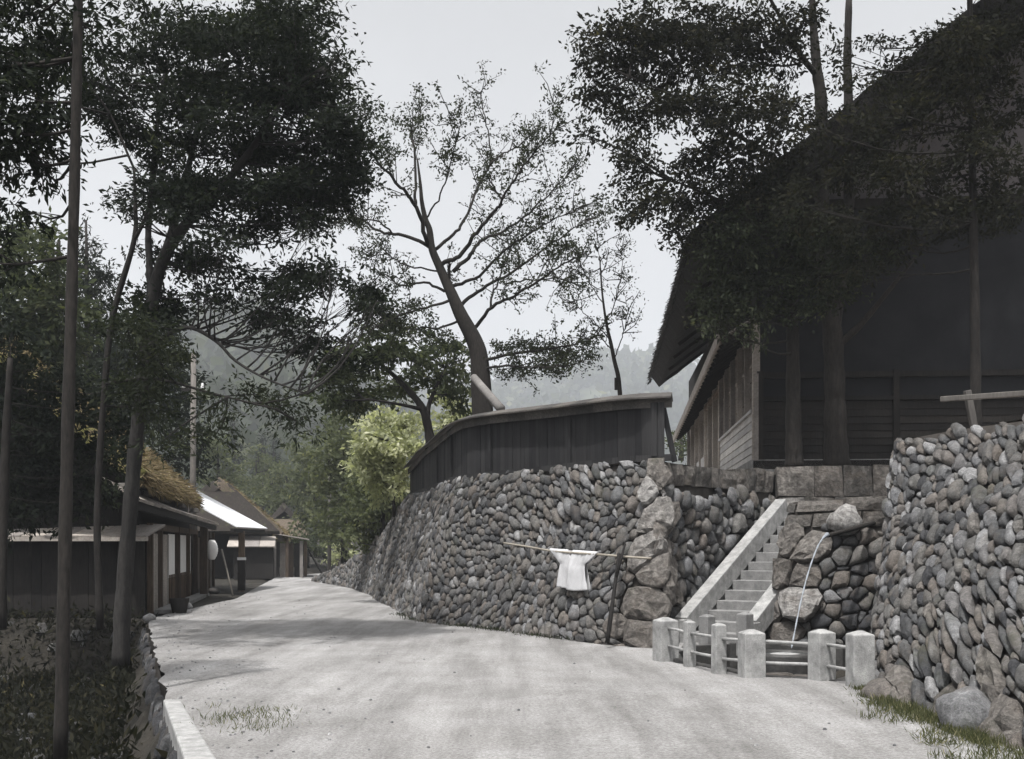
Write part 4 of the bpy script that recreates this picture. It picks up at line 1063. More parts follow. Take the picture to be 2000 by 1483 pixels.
part('shaft', 'brown_wood', t, lambda b: b.box((pc.x, pc.y, 1.1), 0.22, 0.22, 2.2, 0.17)); part('band', 'ceramic', t, lambda b: b.box((pc.x, pc.y, 1.2), 0.3, 0.3, 0.1, 0.17)); part('sleeve', 'dark_wood', t, lambda b: b.box((pc.x, pc.y, 0.6), 0.27, 0.27, 1.1, 0.17))
tb = Vector((-8.15, 27.6, 0.0)); mb = MB(); lathe(mb, tb, [(0.17, 0.0), (0.24, 0.36), (0.22, 0.36), (0.16, 0.05), (0.0, 0.05)], 18); tag(mb.build('wooden_tub', 'dark_wood', None, True), 'dark wooden tub by the boards of the nearest house', 'tub')
for k, (px, py, r_, lab) in enumerate(((365, 1189, 0.16, 'small pale stone on the road edge below the paper screens'), (418, 1158, 0.22, 'dark stone heap beside the corner post of the nearest house'), (292, 1212, 0.15, 'pale stone at the corner where the ditch meets the road'))):
    d = EYE * F / (py - HY); boulder('roadside_stone', ((px - CX) / F * d, d, r_ * 0.3), (r_, r_, r_ * 0.7), lab, seed=20 + k, tone=(1.0, 0.1, 0.9)[k], sub=2)
t = thing('leaning_boards', 'dark boards stacked aslant at the far lean-to by the road', 'boards', tuple(hc(2.0, 2.2, 0)))
for k in range(4): part('board', 'dark_wood', t, lambda b: b.bar(hc(1.5 + 0.4 * k, 2.7, 0.0), hc(2.0 + 0.4 * k, 1.85, 1.5), 0.36, 0.04, up=(0.9, 0.2, 0.1)))

# utility poles
def upole(px, pb, ptop, d, r, label, arms):
    a, b = at(px[0], pb, d), at(px[1], ptop, d); a.z = 0
    t = thing('utility_pole', label, 'utility pole', tuple(a), 'wooden poles along the village street')
    part('pole', 'pole_grey', t, lambda m_: m_.tube([a, a.lerp(b, .5), b], [r, r * 0.88, r * 0.75], 10), smooth=True)
    if arms:
        c = at((px[0] + px[1]) / 2, 762, d); part('crossarm', 'dark_wood', t, lambda m_: m_.box(c, 0.75, 0.09, 0.09, 0.4))
        for s_ in (-1, 1):
            e = c + Vector((0.31 * s_ * math.cos(.4), 0.31 * s_ * math.sin(.4), 0.05)); q = part('insulator', 'ceramic', t, lambda m_: lathe(m_, e, [(0.02, 0), (0.06, 0.02), (0.055, 0.1), (0.03, 0.13), (0.045, 0.18), (0.0, 0.21)], 12), smooth=True)
upole((376, 378), 1000, 690, 38.4, 0.115, 'wooden utility pole with white insulators behind the nearest house', True)
upole((643, 644), 1120, 870, 57, 0.1, 'thin far wooden pole at the road bend', False)

# ------------------------------------------------------------------ foliage
def leaf_obj(name, pts, size, m, parent, aspect=0.42, droop=0.25, tones=None, var=0.35, kind=None, dirs=None):
    P = np.asarray(pts, dtype=np.float64); n = len(P)
    d = nrg.normal(size=(n, 3)) if dirs is None else np.asarray(dirs) + nrg.normal(size=(n, 3)) * 0.45
    d[:, 2] -= droop; d /= np.linalg.norm(d, axis=1)[:, None] + 1e-9
    r = nrg.normal(size=(n, 3)); r[:, 2] *= 0.5; s = np.cross(d, r); s /= np.linalg.norm(s, axis=1)[:, None] + 1e-9
    nn = np.cross(d, s)
    L = size * (1 + var * nrg.uniform(-1, 1, n))[:, None]; Wd_ = L * aspect * 0.5
    v = np.empty((n, 4, 3)); v[:, 0] = P; v[:, 1] = P + d * L * 0.45 + s * Wd_ + nn * L * 0.06; v[:, 2] = P + d * L; v[:, 3] = P + d * L * 0.45 - s * Wd_ + nn * L * 0.06
    me = bpy.data.meshes.new(name); me.vertices.add(4 * n); me.vertices.foreach_set('co', v.reshape(-1).astype(np.float32))
    me.loops.add(4 * n); me.loops.foreach_set('vertex_index', np.arange(4 * n, dtype=np.int32))
    me.polygons.add(n); me.polygons.foreach_set('loop_start', np.arange(0, 4 * n, 4, dtype=np.int32))
    if tones is None: tones = np.clip(nrg.normal(0.45, 0.22, n), 0, 1)
    a = me.attributes.new('tone', 'FLOAT', 'POINT'); a.data.foreach_set('value', np.repeat(tones, 4).astype(np.float32))
    me.update(); me.validate(); me.materials.append(M[m])
    o = bpy.data.objects.new(name, me); C.objects.link(o); attach(o, parent)
    if kind: o['kind'] = kind
    return o
CL_DIRS = []
def clump_points(c, r, n, sub=0.16, k=None, shell=0.55):
    """leaf points in an ellipsoid, gathered in tufts"""
    k = k or max(6, int(n / 28)); u = nrg.normal(size=(k, 3)); u /= np.linalg.norm(u, axis=1)[:, None]
    rad = (shell + (1 - shell) * nrg.random(k)) ** 0.8
    rad = np.where(nrg.random(k) < 0.3, nrg.random(k) ** 0.5, rad)
    T = np.asarray(c) + u * rad[:, None] * np.asarray(r)
    i = nrg.integers(0, k, n); tone = np.clip(nrg.normal(0.42, 0.15, k)[i] + nrg.normal(0, 0.13, n), 0, 1)
    dr = u * 0.7 + nrg.normal(size=(k, 3)) * np.array([0.7, 0.7, 0.25]) + np.array([0, 0, -0.12]); dr /= np.linalg.norm(dr, axis=1)[:, None]
    P = T[i] + dr[i] * (nrg.uniform(-0.6, 0.6, n) * sub * 3.0)[:, None] + nrg.normal(size=(n, 3)) * sub * np.array([.55, .55, 0.3])
    CL_DIRS.append(dr[i] + nrg.normal(size=(n, 3)) * 0.35); return P, tone, T
def px_clump(e, d, ddev=1.3, depth=None):
    cx, cy, rx, ry = e[:4]; dd = d + nrg.uniform(-1, 1) * ddev
    c = at(cx, cy, dd); return c, (rx / F * dd, depth or max(0.6, 0.8 * (rx + ry) / 2 / F * dd), ry / F * dd)
def limb_path(a, b, sag=0.12, n=6):
    a, b = Vector(a), Vector(b); L = (b - a).length; off = Vector(nrg.normal(size=3)) * sag * L
    return [a.lerp(b, t) + off * math.sin(math.pi * t) * 0.6 + UP * (-sag * L * 0.5 * math.sin(math.pi * t)) for t in np.linspace(0, 1, n)]
def nearest(paths, p):
    return min((q for path in paths for q in path), key=lambda q: (q - p).length + max(0, q.z - p.z) * 1.2)

def leafy_tree(name, label, cat, stems, clumps, d, dens, size, m='leaf_dark', bark='bark', ddev=1.3, sub=0.16, aspect=0.42, droop=0.25, group=None, depth=None, base=None, limbr=0.03, tuft=28, shell=0.5):
    """stems: lists of (px,py,d,radius); clumps: (px,py,rx,ry[,density])"""
    paths = []; b0 = at(*stems[0][0][:3]); root = thing(name, label, cat, tuple(base or b0), group)
    mb = MB()
    for stm in stems:
        pts = catmull([at(*q[:3]) for q in stm], 5); rr = np.interp(np.linspace(0, 1, len(pts)), np.linspace(0, 1, len(stm)), [q[3] for q in stm])
        mb.tube(pts, [float(x) * (1 + 0.06 * math.sin(i * 1.9)) for i, x in enumerate(rr)], 10); paths.append(pts)
    lb = mb; allp, allt = [], []; CL_DIRS.clear()
    for e in clumps:
        c, r = px_clump(e, d, ddev, depth); dn = e[4] if len(e) > 4 else 1.0
        vol = (e[2] * e[3] / F / F * d * d); n = int(dens * vol * dn) + 20
        p, t, T = clump_points(c, r, n, sub, k=max(5, n // tuft), shell=shell); allp.append(p); allt.append(t)
        a = nearest(paths, c); lp = limb_path(a, c, 0.1); lb.tube(lp, list(np.linspace(limbr, limbr * 0.35, len(lp))), 5)
        for q in T[:: max(1, len(T) // 5)]:
            k = rnd.randint(2, 5); lb.tube(limb_path(lp[k], Vector(q), 0.08, 4), [limbr * 0.32, limbr * 0.25, limbr * 0.2, limbr * 0.12], 4)
    lb.build('trunk', bark, root, True)
    leaf_obj('crown', np.vstack(allp), size, m, root, aspect, droop, np.concatenate(allt), 0.5, dirs=np.vstack(CL_DIRS))
    return root

# --- left foreground: wind-blown tree over the road
T2 = [(300, 120, 130, 75), (430, 105, 130, 65), (555, 120, 90, 60), (625, 150, 50, 75), (290, 215, 95, 75), (420, 215, 130, 85), (560, 225, 115, 85), (645, 235, 48, 60),
      (300, 300, 65, 45), (385, 325, 105, 80), (505, 325, 110, 80), (610, 325, 85, 70), (672, 320, 30, 48), (262, 395, 40, 22, .7), (335, 405, 60, 52), (435, 415, 90, 52), (540, 395, 95, 42), (615, 410, 55, 42, .9),
      (590, 440, 40, 26, .7), (345, 490, 65, 50, .8), (425, 510, 72, 38, .7), (470, 470, 45, 24, .5), (335, 585, 80, 62), (415, 575, 62, 34, .7), (505, 560, 70, 36, .7), (600, 552, 75, 36, .9), (690, 575, 55, 34, .9),
      (555, 640, 70, 36, .6), (630, 690, 60, 40, .8), (200, 150, 60, 60), (210, 240, 50, 40, .8), (480, 60, 130, 50), (330, 50, 140, 50), (520, 280, 90, 40), (705, 215, 26, 18, .6), (700, 290, 28, 20, .7), (680, 390, 30, 22, .7), (660, 110, 26, 24, .6), (590, 60, 50, 24, .6), (720, 600, 40, 18, .6), (650, 530, 40, 16, .6)]
s2 = [[(236, 1300, 19.3, 0.15), (240, 1180, 19.3, 0.138), (254, 1000, 19.3, 0.126), (266, 860, 19.3, 0.12), (282, 720, 19.3, 0.114), (296, 600, 19.3, 0.108), (318, 510, 19.18, 0.102), (362, 440, 18.94, 0.09), (430, 370, 18.7, 0.072), (500, 280, 18.34, 0.054), (560, 180, 18.09, 0.03)],
      [(296, 600, 19.3, 0.072), (292, 520, 19.54, 0.06), (290, 440, 19.66, 0.054), (300, 330, 19.78, 0.048), (310, 220, 19.9, 0.036), (330, 110, 19.9, 0.024)],
      [(318, 510, 19.18, 0.072), (350, 400, 19.66, 0.06), (380, 280, 20.02, 0.048), (420, 150, 20.27, 0.03)],
      [(286, 680, 19.3, 0.048), (360, 640, 18.82, 0.036), (420, 665, 18.46, 0.029), (460, 705, 18.21, 0.024), (520, 740, 17.97, 0.017), (600, 770, 17.85, 0.012)]]
T2s = []
for e in T2:
    for _ in range(4):
        k = nrg.uniform(0.4, 0.68); T2s.append((e[0] + nrg.uniform(-.75, .85) * e[2], e[1] + nrg.uniform(-.75, .75) * e[3], e[2] * k * 1.25, e[3] * k * 0.6, (e[4] if len(e) > 4 else 1) * 1.15))
leafy_tree('broadleaf_tree', 'big wind-blown dark tree over the road, grey curved trunk at the ditch', 'tree', s2, T2s, 19.3, 6000, 0.1, 'leaf_dark', 'bark_g', 1.6, 0.17, 0.36, 0.15, base=(-6.7, 19.3, -1.2), limbr=0.018, tuft=30, shell=0.25)
# drooping yellow-green boughs
s2b = [[(268, 900, 18.2, .055), (300, 820, 18, .045), (350, 770, 17.6, .03), (420, 770, 17.3, .02), (500, 790, 17, .012)]]
s2b = [[(196, 1230, 18.5, .06), (190, 1000, 18.5, .055), (205, 750, 18.5, .05), (222, 612, 18.5, .05), (262, 470, 18.4, .042), (264, 400, 18.4, .03), (262, 330, 18.4, .02)], [(262, 470, 18.4, .035), (282, 430, 18.3, .025), (300, 360, 18.2, .018)],
       [(205, 750, 18.5, .03), (300, 740, 18, .024), (420, 770, 17.4, .018), (540, 800, 17, .01)], [(262, 330, 18.4, .02), (200, 200, 18.3, .016), (90, 100, 18.2, .012), (0, 40, 18.2, .01)]]
T2b = [(60, 100, 60, 50, .7), (-60, 160, 80, 60, .7), (100, 20, 70, 50, .6), (-60, 0, 90, 60, .6), (-180, 80, 90, 80, .6), (-150, 250, 80, 70, .6), (30, -80, 90, 60, .6), (-120, -120, 90, 60, .6), (150, 90, 50, 40, .6), (440, 790, 50, 40, .5), (500, 770, 60, 32, .6), (560, 790, 55, 38, .7), (590, 830, 28, 40, .5), (420, 850, 40, 35, .4), (640, 745, 45, 30, .6), (250, 640, 60, 40), (300, 690, 60, 50), (330, 700, 32, 46, .8), (312, 780, 40, 45, .8), (270, 760, 60, 45), (320, 860, 50, 30, .7)]  # clumps out of view at the left are added to shade the ditch
leafy_tree('slender_tree', 'slender leaning tree behind the grey curved trunk with drooping green boughs', 'tree', s2b, T2b, 18, 4400, 0.1, 'leaf_soft', 'bark', 1.2, 0.16, 0.3, 0.3, base=(-6.8, 18.5, -1.2), limbr=0.02)
# --- far left straight trunk
s1_ = [[(118, 1480, 11.5, .07), (124, 1200, 11.5, .066), (132, 850, 11.5, .062), (142, 500, 11.5, .055), (149, 200, 11.5, .05), (153, 0, 11.5, .045), (156, -200, 11.5, .04)]]
T1 = [(100, -120, 110, 70, .6), (-60, -60, 100, 80, .6), (-80, -250, 120, 80, .6), (60, -260, 110, 80, .6), (-180, 120, 80, 100, .6), (90, 110, 60, 60), (60, 200, 60, 70), (100, 270, 60, 40, .8), (50, 300, 60, 60), (90, 330, 45, 30, .5), (20, 120, 60, 80), (30, 400, 50, 50, .5), (180, 60, 40, 40, .6), (0, 250, 60, 90), (60, 30, 80, 50), (-20, 500, 60, 60)]  # clumps above the view are added to cast shade into the ditch
leafy_tree('straight_tree', 'straight bare-trunked tree rising from the ditch at the far left', 'tree', s1_, T1, 12, 5200, 0.1, 'leaf_dark', 'bark', 0.9, 0.13, 0.34, 0.4, base=(-4.6, 11.5, -1.0), limbr=0.02)
# --- trees behind the nearest house
s3 = [[(90, 1000, 34, .2), (95, 800, 34, .16), (110, 600, 34, .1), (115, 470, 34, .05)]]
T3 = [(90, 500, 45, 50), (60, 570, 60, 60), (110, 600, 70, 60), (50, 680, 70, 70), (130, 690, 60, 60), (80, 770, 70, 60), (30, 480, 50, 60), (10, 600, 60, 90), (100, 860, 70, 60), (20, 800, 60, 80), (40, 900, 60, 60)]
leafy_tree('broadleaf_tree', 'rounded tree with sunlit olive leaves at the left edge behind the shed', 'tree', s3, T3, 34, 1300, 0.2, 'leaf_mid', 'bark', 2.2, 0.28, 0.42, 0.2, base=(-14, 34, 0), limbr=0.06)
s4 = [[(175, 1000, 44, .2), (172, 700, 44, .14), (168, 430, 44, .04)]]
T4 = [(168, 470, 25, 40), (160, 530, 42, 45), (190, 540, 30, 50), (150, 600, 50, 45), (195, 620, 40, 45), (170, 680, 60, 50), (205, 560, 18, 50, .7), (210, 700, 40, 60), (150, 760, 60, 60)]
leafy_tree('conifer_tree', 'dark upright conifer standing behind the straight trunk at the left', 'tree', s4, T4, 44, 900, 0.22, 'leaf_dark', 'bark', 1.6, 0.25, 0.25, 0.6, base=(-16.5, 44, 0), limbr=0.05)
s5 = [[(255, 1000, 43, .2), (262, 850, 43, .16), (275, 700, 43, .08)]]
T5 = [(240, 680, 60, 50), (300, 700, 60, 55), (350, 740, 50, 50), (220, 760, 70, 60), (300, 800, 70, 60), (360, 820, 40, 60, .8), (240, 850, 70, 50), (340, 890, 50, 40, .8), (180, 860, 60, 60), (390, 890, 28, 50, .7), (320, 640, 50, 40, .8)]
leafy_tree('evergreen_tree', 'dense dark evergreen rising right behind the mossy thatch', 'tree', s5, T5, 43.5, 1100, 0.19, 'leaf_dark', 'bark', 1.6, 0.28, 0.4, 0.25, base=(-14.5, 43, 0), limbr=0.06)

s9 = [[(0, 1230, 21.5, .12), (4, 1050, 21.5, .1), (12, 850, 21.5, .08), (20, 700, 21.5, .05)]]
T9 = [(90, 720, 55, 45), (150, 760, 50, 45), (60, 800, 60, 50), (205, 800, 45, 45), (120, 840, 60, 45), (190, 880, 55, 42), (70, 900, 60, 45), (235, 900, 30, 45, .8), (140, 940, 60, 40), (215, 960, 45, 36), (60, 980, 60, 40), (150, 1000, 50, 28, .8), (20, 860, 60, 90), (10, 1000, 50, 60), (230, 830, 35, 40, .8), (250, 760, 40, 40, .8), (10, 680, 55, 50), (30, 745, 50, 40), (-10, 620, 50, 50)]
leafy_tree('evergreen_tree', 'dark bushy evergreen in front of the nearest house gable, left edge', 'tree', s9, T9, 22.5, 2600, 0.13, 'leaf_dark', 'bark', 1.0, 0.17, 0.4, 0.3, base=(-9.8, 21.5, -1.0), limbr=0.01)
# --- right: trees in front of the hall
sr = [[(1634, 915, 24.2, .3), (1632, 860, 24.2, .25), (1630, 760, 24.2, .22), (1626, 650, 24.2, .21), (1612, 540, 24.2, .17), (1606, 400, 24.2, .15), (1604, 206, 24.2, .13), (1596, 140, 24.2, .11), (1588, 40, 24.2, .08), (1585, -60, 24.2, .05)],
      [(1626, 650, 24.2, .15), (1645, 540, 24.4, .12), (1658, 400, 24.6, .11), (1657, 192, 24.8, .1), (1655, 120, 24.8, .09), (1658, 0, 24.8, .07)],
      [(1632, 680, 24.2, .08), (1680, 635, 24.0, .07), (1730, 575, 23.8, .05), (1790, 500, 23.5, .03)],
      [(1598, 150, 24.2, .07), (1565, 110, 24, .06), (1535, 55, 23.8, .045), (1500, -10, 23.6, .03)],
      [(1606, 400, 24.2, .06), (1540, 330, 23.6, .05), (1450, 270, 23, .04), (1340, 200, 22.6, .03), (1230, 150, 22.2, .015)],
      [(1612, 540, 24.2, .06), (1520, 470, 23.4, .045), (1420, 400, 23, .035), (1310, 350, 22.6, .015)]]
TR = [(1165, 95, 48, 50), (1235, 105, 75, 60), (1330, 105, 85, 60), (1430, 105, 85, 65), (1525, 105, 60, 60, .8), (1160, 185, 46, 40), (1250, 205, 80, 58), (1350, 205, 72, 48), (1445, 215, 85, 68), (1540, 225, 60, 55, .75), (1140, 262, 26, 20, .6), (1230, 282, 45, 24, .7), (1245, 322, 46, 40, .85),
      (1350, 318, 42, 36, .8), (1425, 315, 82, 60), (1520, 325, 70, 58, .85), (1272, 392, 60, 40, .8), (1370, 395, 85, 52), (1470, 395, 85, 52), (1305, 435, 48, 22, .6), (1212, 372, 34, 22, .4), (1338, 465, 30, 34, .7), (1225, 425, 40, 16, .3), (1280, 60, 100, 45), (1400, 50, 100, 45), (1520, 45, 90, 40, .8)]
leafy_tree('broadleaf_tree', 'tall forked tree before the hall, its leafy crown reaching left across the sky', 'tree', sr, TR, 22.8, 4200, 0.1, 'leaf_rust', 'bark', 1.2, 0.17, 0.45, 0.35, base=(6.97, 24.2, 3.1), limbr=0.03, tuft=30, shell=0.35)
sr2 = [[(1552, 915, 23.6, .2), (1550, 860, 23.6, .17), (1549, 760, 23.6, .15), (1548, 640, 23.6, .12), (1545, 520, 23.6, .08), (1530, 420, 23.5, .04)]]
TR2 = [(1425, 495, 75, 42), (1520, 480, 70, 45), (1400, 575, 58, 48), (1485, 555, 85, 42), (1600, 535, 85, 45), (1385, 635, 36, 24, .7), (1450, 625, 60, 26, .8), (1550, 610, 60, 30, .6), (1650, 480, 70, 40), (1470, 660, 40, 18, .4), (1560, 440, 60, 40), (1700, 500, 60, 40, .8), (1620, 590, 60, 30, .7), (1420, 440, 50, 30)]
leafy_tree('broadleaf_tree', 'slimmer tree left of the forked trunk with soft green leaves over the eave', 'tree', sr2, TR2, 22.6, 3800, 0.1, 'leaf_soft', 'bark', 0.8, 0.17, 0.4, 0.4, base=(5.92, 23.6, 3.1), limbr=0.03)
sr3 = [[(1906, 850, 20.5, .1), (1905, 700, 20.5, .09), (1902, 480, 20.5, .075), (1898, 250, 20.5, .06), (1895, 60, 20.5, .05), (1890, -300, 20.5, .035), (1885, -700, 20.5, .02)]]
TR3 = [(1700, 325, 70, 50, .8), (1690, 430, 70, 40, .7), (1765, 250, 60, 45, .6), (1800, 345, 85, 50, .8), (1850, 195, 85, 65, .9), (1905, 105, 60, 60), (1910, 300, 60, 60), (1785, 425, 70, 35, .5), (1720, 95, 45, 30, .5), (1960, 200, 70, 80), (1980, 380, 60, 70), (1880, 440, 60, 35, .5), (1950, 60, 70, 60), (1690, 530, 60, 30, .4)]
leafy_tree('broadleaf_tree', 'thin dark tree at the far right edge before the gable', 'tree', sr3, TR3 + [(1560, 400, 60, 40), (1640, 330, 50, 40, .8), (1620, 440, 60, 40, .9), (1750, 470, 60, 40, .7), (1830, 420, 60, 40, .7), (1760, 340, 60, 50), (1900, 400, 60, 50), (1870, 90, 60, 50), (1700, 190, 60, 40, .6), (1760, 150, 60, 40, .6), (1820, 100, 50, 40, .7), (1690, 260, 50, 40, .8), (1650, 120, 40, 40, .5), (1600, 250, 40, 40, .6)] + [(1650 + 75 * i, -150 - 150 * j + 40 * (i % 2), 75, 80, .45) for i in range(8) for j in range(5)], 20.8, 3200, 0.1, 'leaf_rust', 'bark', 0.9, 0.15, 0.42, 0.35, base=(8.45, 20.5, 3.1), limbr=0.025)  # grid of unseen clumps high above the view, added to shade the gable

# --- centre: open sparse tree behind the fence
def sparse_tree(name, label, trunk, limbs, d, base, leafsize, m, twigL=0.8, leaves_per=15, seed=5, twig_n=7, bark='bark_g', cl=0.11, extra=()):
    rg = random.Random(seed); root = thing(name, label, 'tree', base)
    mb = MB(); pts = catmull([at(q[0], q[1], q[2]) for q in trunk], 6); rr = np.interp(np.linspace(0, 1, len(pts)), np.linspace(0, 1, len(trunk)), [q[3] for q in trunk]); mb.tube(pts, [float(x) for x in rr], 12)
    lb = mb; LP = []; 
    for lm in limbs:
        r0, r1, dd, px = lm[0], lm[1], lm[2], lm[3]
        n = len(px); p = catmull([at(x, y, d + dd * (i / (n - 1)) ** 1.0) for i, (x, y) in enumerate(px)], 5)
        rad = list(np.linspace(r0, r1, len(p))); 
        p = [q + Vector((rg.gauss(0, .012), rg.gauss(0, .05), rg.gauss(0, .012))) if 0 < i < len(p) - 1 else q for i, q in enumerate(p)]
        lb.tube(p, [q * 0.8 for q in rad], 7)
        m0 = len(p)
        L = sum((p[i + 1] - p[i]).length for i in range(m0 - 1)); nt_ = max(3, int(L * twig_n))
        for k in range(nt_):
            f = 1 - rg.random() ** 1.35 * 0.72; i = min(m0 - 2, int(f * (m0 - 1))); a = p[i].lerp(p[i + 1], f * (m0 - 1) - i)
            dr = (p[i + 1] - p[i]).normalized() * 0.7 + Vector((rg.gauss(0, .6), rg.gauss(0, .75), rg.gauss(0.25, .55))); dr.normalize()
            Lt = twigL * rg.uniform(0.35, 1.1); b = a + dr * Lt; c = a.lerp(b, .5) + Vector((rg.gauss(0, .06), rg.gauss(0, .06), rg.gauss(0, .06)))
            lb.tube([a, c, b], [0.012, 0.009, 0.005], 4, cap=False)
            for q in (0.45, 0.7, 0.85, 1.0):
                if rg.random() < 0.8:
                    e = a.lerp(b, q) + Vector((rg.gauss(0, .09), rg.gauss(0, .09), rg.gauss(0, .07))); LP.append(e)
                    if rg.random() < 0.4: lb.tube([a.lerp(b, q * .8), e], [0.006, 0.004], 3, cap=False)
    lb.build('trunk', bark, root, True)
    ctr = np.array([tuple(q) for q in LP]); n = leaves_per; ii = np.repeat(np.arange(len(ctr)), n)
    pp = ctr[ii] + nrg.normal(size=(len(ii), 3)) * np.array([cl, cl, cl * 0.7]); tt = np.clip(nrg.normal(0.45, 0.2, len(ii)), 0, 1)
    for e in extra:
        c, r = px_clump(e, d, 1.0); n_ = int(e[4]); p, t, T = clump_points(c, r, n_, 0.13, k=max(4, n_ // 16), shell=0.3); pp = np.vstack([pp, p]); tt = np.concatenate([tt, t])
    leaf_obj('crown', pp, leafsize, m, root, 0.45, 0.15, tt); return root
ctr_trunk = [(944, 830, 27, .27), (940, 760, 27, .25), (936, 700, 27, .22), (926, 665, 27, .2), (900, 615, 27, .165), (882, 574, 27, .135), (860, 525, 27, .105), (844, 487, 27, .09), (839, 450, 27, .075), (831, 428, 27, .065), (824, 395, 27, .05), (821, 360, 27, .038), (815, 310, 27, .02)]
limbs = [(.07, .015, -2, [(836, 478), (817, 412), (798, 385), (768, 348), (738, 317), (712, 280), (690, 262)]),
         (.05, .012, 1.5, [(812, 400), (812, 366), (810, 291), (804, 268), (817, 242), (822, 215)]),
         (.06, .012, 1, [(838, 482), (791, 461), (742, 453), (708, 431), (681, 427), (650, 440)]),
         (.03, .01, -1.5, [(765, 455), (735, 432), (700, 425), (670, 400)]),
         (.055, .012, 2, [(851, 487), (882, 461), (904, 434), (927, 385), (942, 351), (957, 321), (955, 272), (945, 223), (938, 180)]),
         (.03, .008, 1, [(957, 321), (985, 300), (1017, 283), (1040, 262)]),
         (.07, .012, -2, [(863, 516), (897, 499), (927, 461), (953, 427), (976, 404), (980, 389), (1006, 351), (1036, 310), (1074, 265), (1100, 234)]),
         (.035, .015, 0, [(980, 389), (965, 366), (955, 350)]), (.02, .006, -1, [(1074, 265), (1080, 235), (1080, 195)]),
         (.065, .012, 2.5, [(885, 531), (919, 499), (938, 472), (980, 453), (1017, 427), (1055, 397), (1093, 359), (1127, 321)]),
         (.055, .01, -1, [(885, 559), (927, 544), (972, 502), (1017, 468), (1074, 434), (1142, 400)]),
         (.06, .012, 1.5, [(900, 597), (942, 563), (995, 536), (1055, 491), (1112, 453), (1150, 430)]),
         (.06, .012, -2, [(923, 645), (961, 600), (1002, 578), (1055, 548), (1112, 510), (1157, 491)]),
         (.04, .012, 1, [(958, 604), (965, 567), (987, 517), (1000, 480)]), (.03, .008, 2, [(985, 555), (1036, 548), (1093, 544), (1130, 560)]),
         (.05, .045, 0, [(880, 555), (878, 535), (877, 514)]),
         (.045, .01, 2, [(868, 569), (829, 552), (783, 558), (753, 536), (730, 545)]), (.045, .01, -1.5, [(876, 588), (821, 604), (765, 623), (720, 650)]),
         (.05, .012, -1.5, [(938, 705), (1010, 690), (1080, 680), (1130, 670), (1172, 655)]), (.04, .012, -2.2, [(938, 720), (1000, 715), (1060, 718), (1110, 715)]), (.04, .01, 1, [(905, 625), (850, 640), (790, 640), (740, 620)]),
         (.03, .01, 1, [(860, 530), (800, 520), (760, 500), (715, 500)]), (.03, .008, -1, [(830, 430), (860, 380), (880, 320), (890, 260), (880, 225)])]
ext = [(1010, 680, 60, 24, 900), (1090, 690, 60, 26, 900), (1010, 725, 50, 16, 450), (1080, 720, 60, 14, 450), (1150, 690, 25, 22, 250), (780, 640, 70, 30, 700), (800, 600, 60, 24, 450), (850, 660, 40, 24, 400), (1060, 480, 60, 24, 420), (980, 520, 40, 20, 250), (1110, 490, 40, 20, 250), (730, 600, 40, 24, 300), (880, 300, 40, 40, 260), (800, 240, 60, 34, 300), (760, 290, 40, 34, 240)]
sparse_tree('open_crowned_tree', 'tall leaning tree with bare spreading limbs and sparse leaves behind the fence', ctr_trunk, limbs, 27, (-0.69, 27, 3.1), 0.085, 'leaf_sparse', 0.85, 9, 5, 6.5, 'bark', 0.06, ext)
tt2 = [(1213, 800, 25, .055), (1208, 740, 25, .05), (1200, 705, 25, .045), (1193, 670, 25, .04), (1184, 630, 25, .03), (1176, 570, 25, .022), (1171, 500, 25, .012)]
limbs2 = [(.018, .006, .6, [(1184, 630), (1205, 580), (1215, 530), (1212, 490)]), (.018, .006, -.6, [(1192, 665), (1160, 630), (1130, 600), (1112, 590)]), (.018, .006, -.6, [(1200, 700), (1215, 660), (1225, 620), (1222, 580)]),
          (.016, .006, .5, [(1180, 600), (1155, 560), (1140, 530), (1125, 510)]), (.018, .006, .5, [(1196, 685), (1170, 660), (1150, 665)]), (.015, .005, 0, [(1176, 570), (1172, 520), (1168, 470)])]
tr2 = sparse_tree('sapling', 'thin young tree with a few leaves standing right of the tall leaning tree', tt2, limbs2, 25, (2.42, 25, 3.1), 0.065, 'leaf_sparse', 0.6, 5, 9, 8, 'bark', 0.07)
part('cut_stub', 'bark', tr2, lambda b: b.tube([at(1203, 762, 24.95), at(1203, 738, 24.95)], 0.035, 7))

# --- behind the wall on the left: dark tree, pale bush, roadside greenery
s6 = [[(842, 880, 31, .16), (838, 845, 31, .13), (826, 800, 31, .11), (800, 765, 31, .09), (765, 730, 31, .06), (730, 700, 31, .03)], [(838, 845, 31, .09), (836, 800, 31.2, .07), (850, 760, 31.4, .05), (870, 720, 31.5, .03)], [(826, 800, 31, .06), (780, 790, 30.5, .04), (720, 780, 30, .02)]]
T6 = [(700, 705, 60, 42), (775, 695, 60, 42), (850, 690, 50, 36, .9), (690, 762, 60, 42), (765, 755, 60, 38), (845, 735, 50, 36, .9), (890, 770, 36, 36, .8), (895, 720, 30, 36, .8), (720, 650, 50, 26, .5), (800, 650, 50, 24, .5), (655, 720, 30, 40, .7), (640, 780, 36, 40, .7), (880, 680, 40, 24, .7)]
leafy_tree('broadleaf_tree', 'spreading green tree left of the leaning trunk, branching low behind the fence', 'tree', s6, T6, 31, 1750, 0.16, 'leaf_mid', 'bark', 1.3, 0.2, 0.45, 0.3, base=(-2.2, 31, 3.1), limbr=0.035)
sy = [[(880, 880, 36, .08), (882, 840, 36, .06), (885, 800, 36, .03)]]
leafy_tree('shrub', 'yellow-green shrub seen over the fence at the foot of the leaning tree', 'shrub', sy, [(885, 800, 36, 30), (870, 830, 34, 28), (905, 830, 30, 26), (880, 770, 26, 20)], 36, 1500, 0.15, 'leaf_light', 'bark', 0.7, 0.18, 0.5, 0.3, base=(-2.0, 36, 3.1))
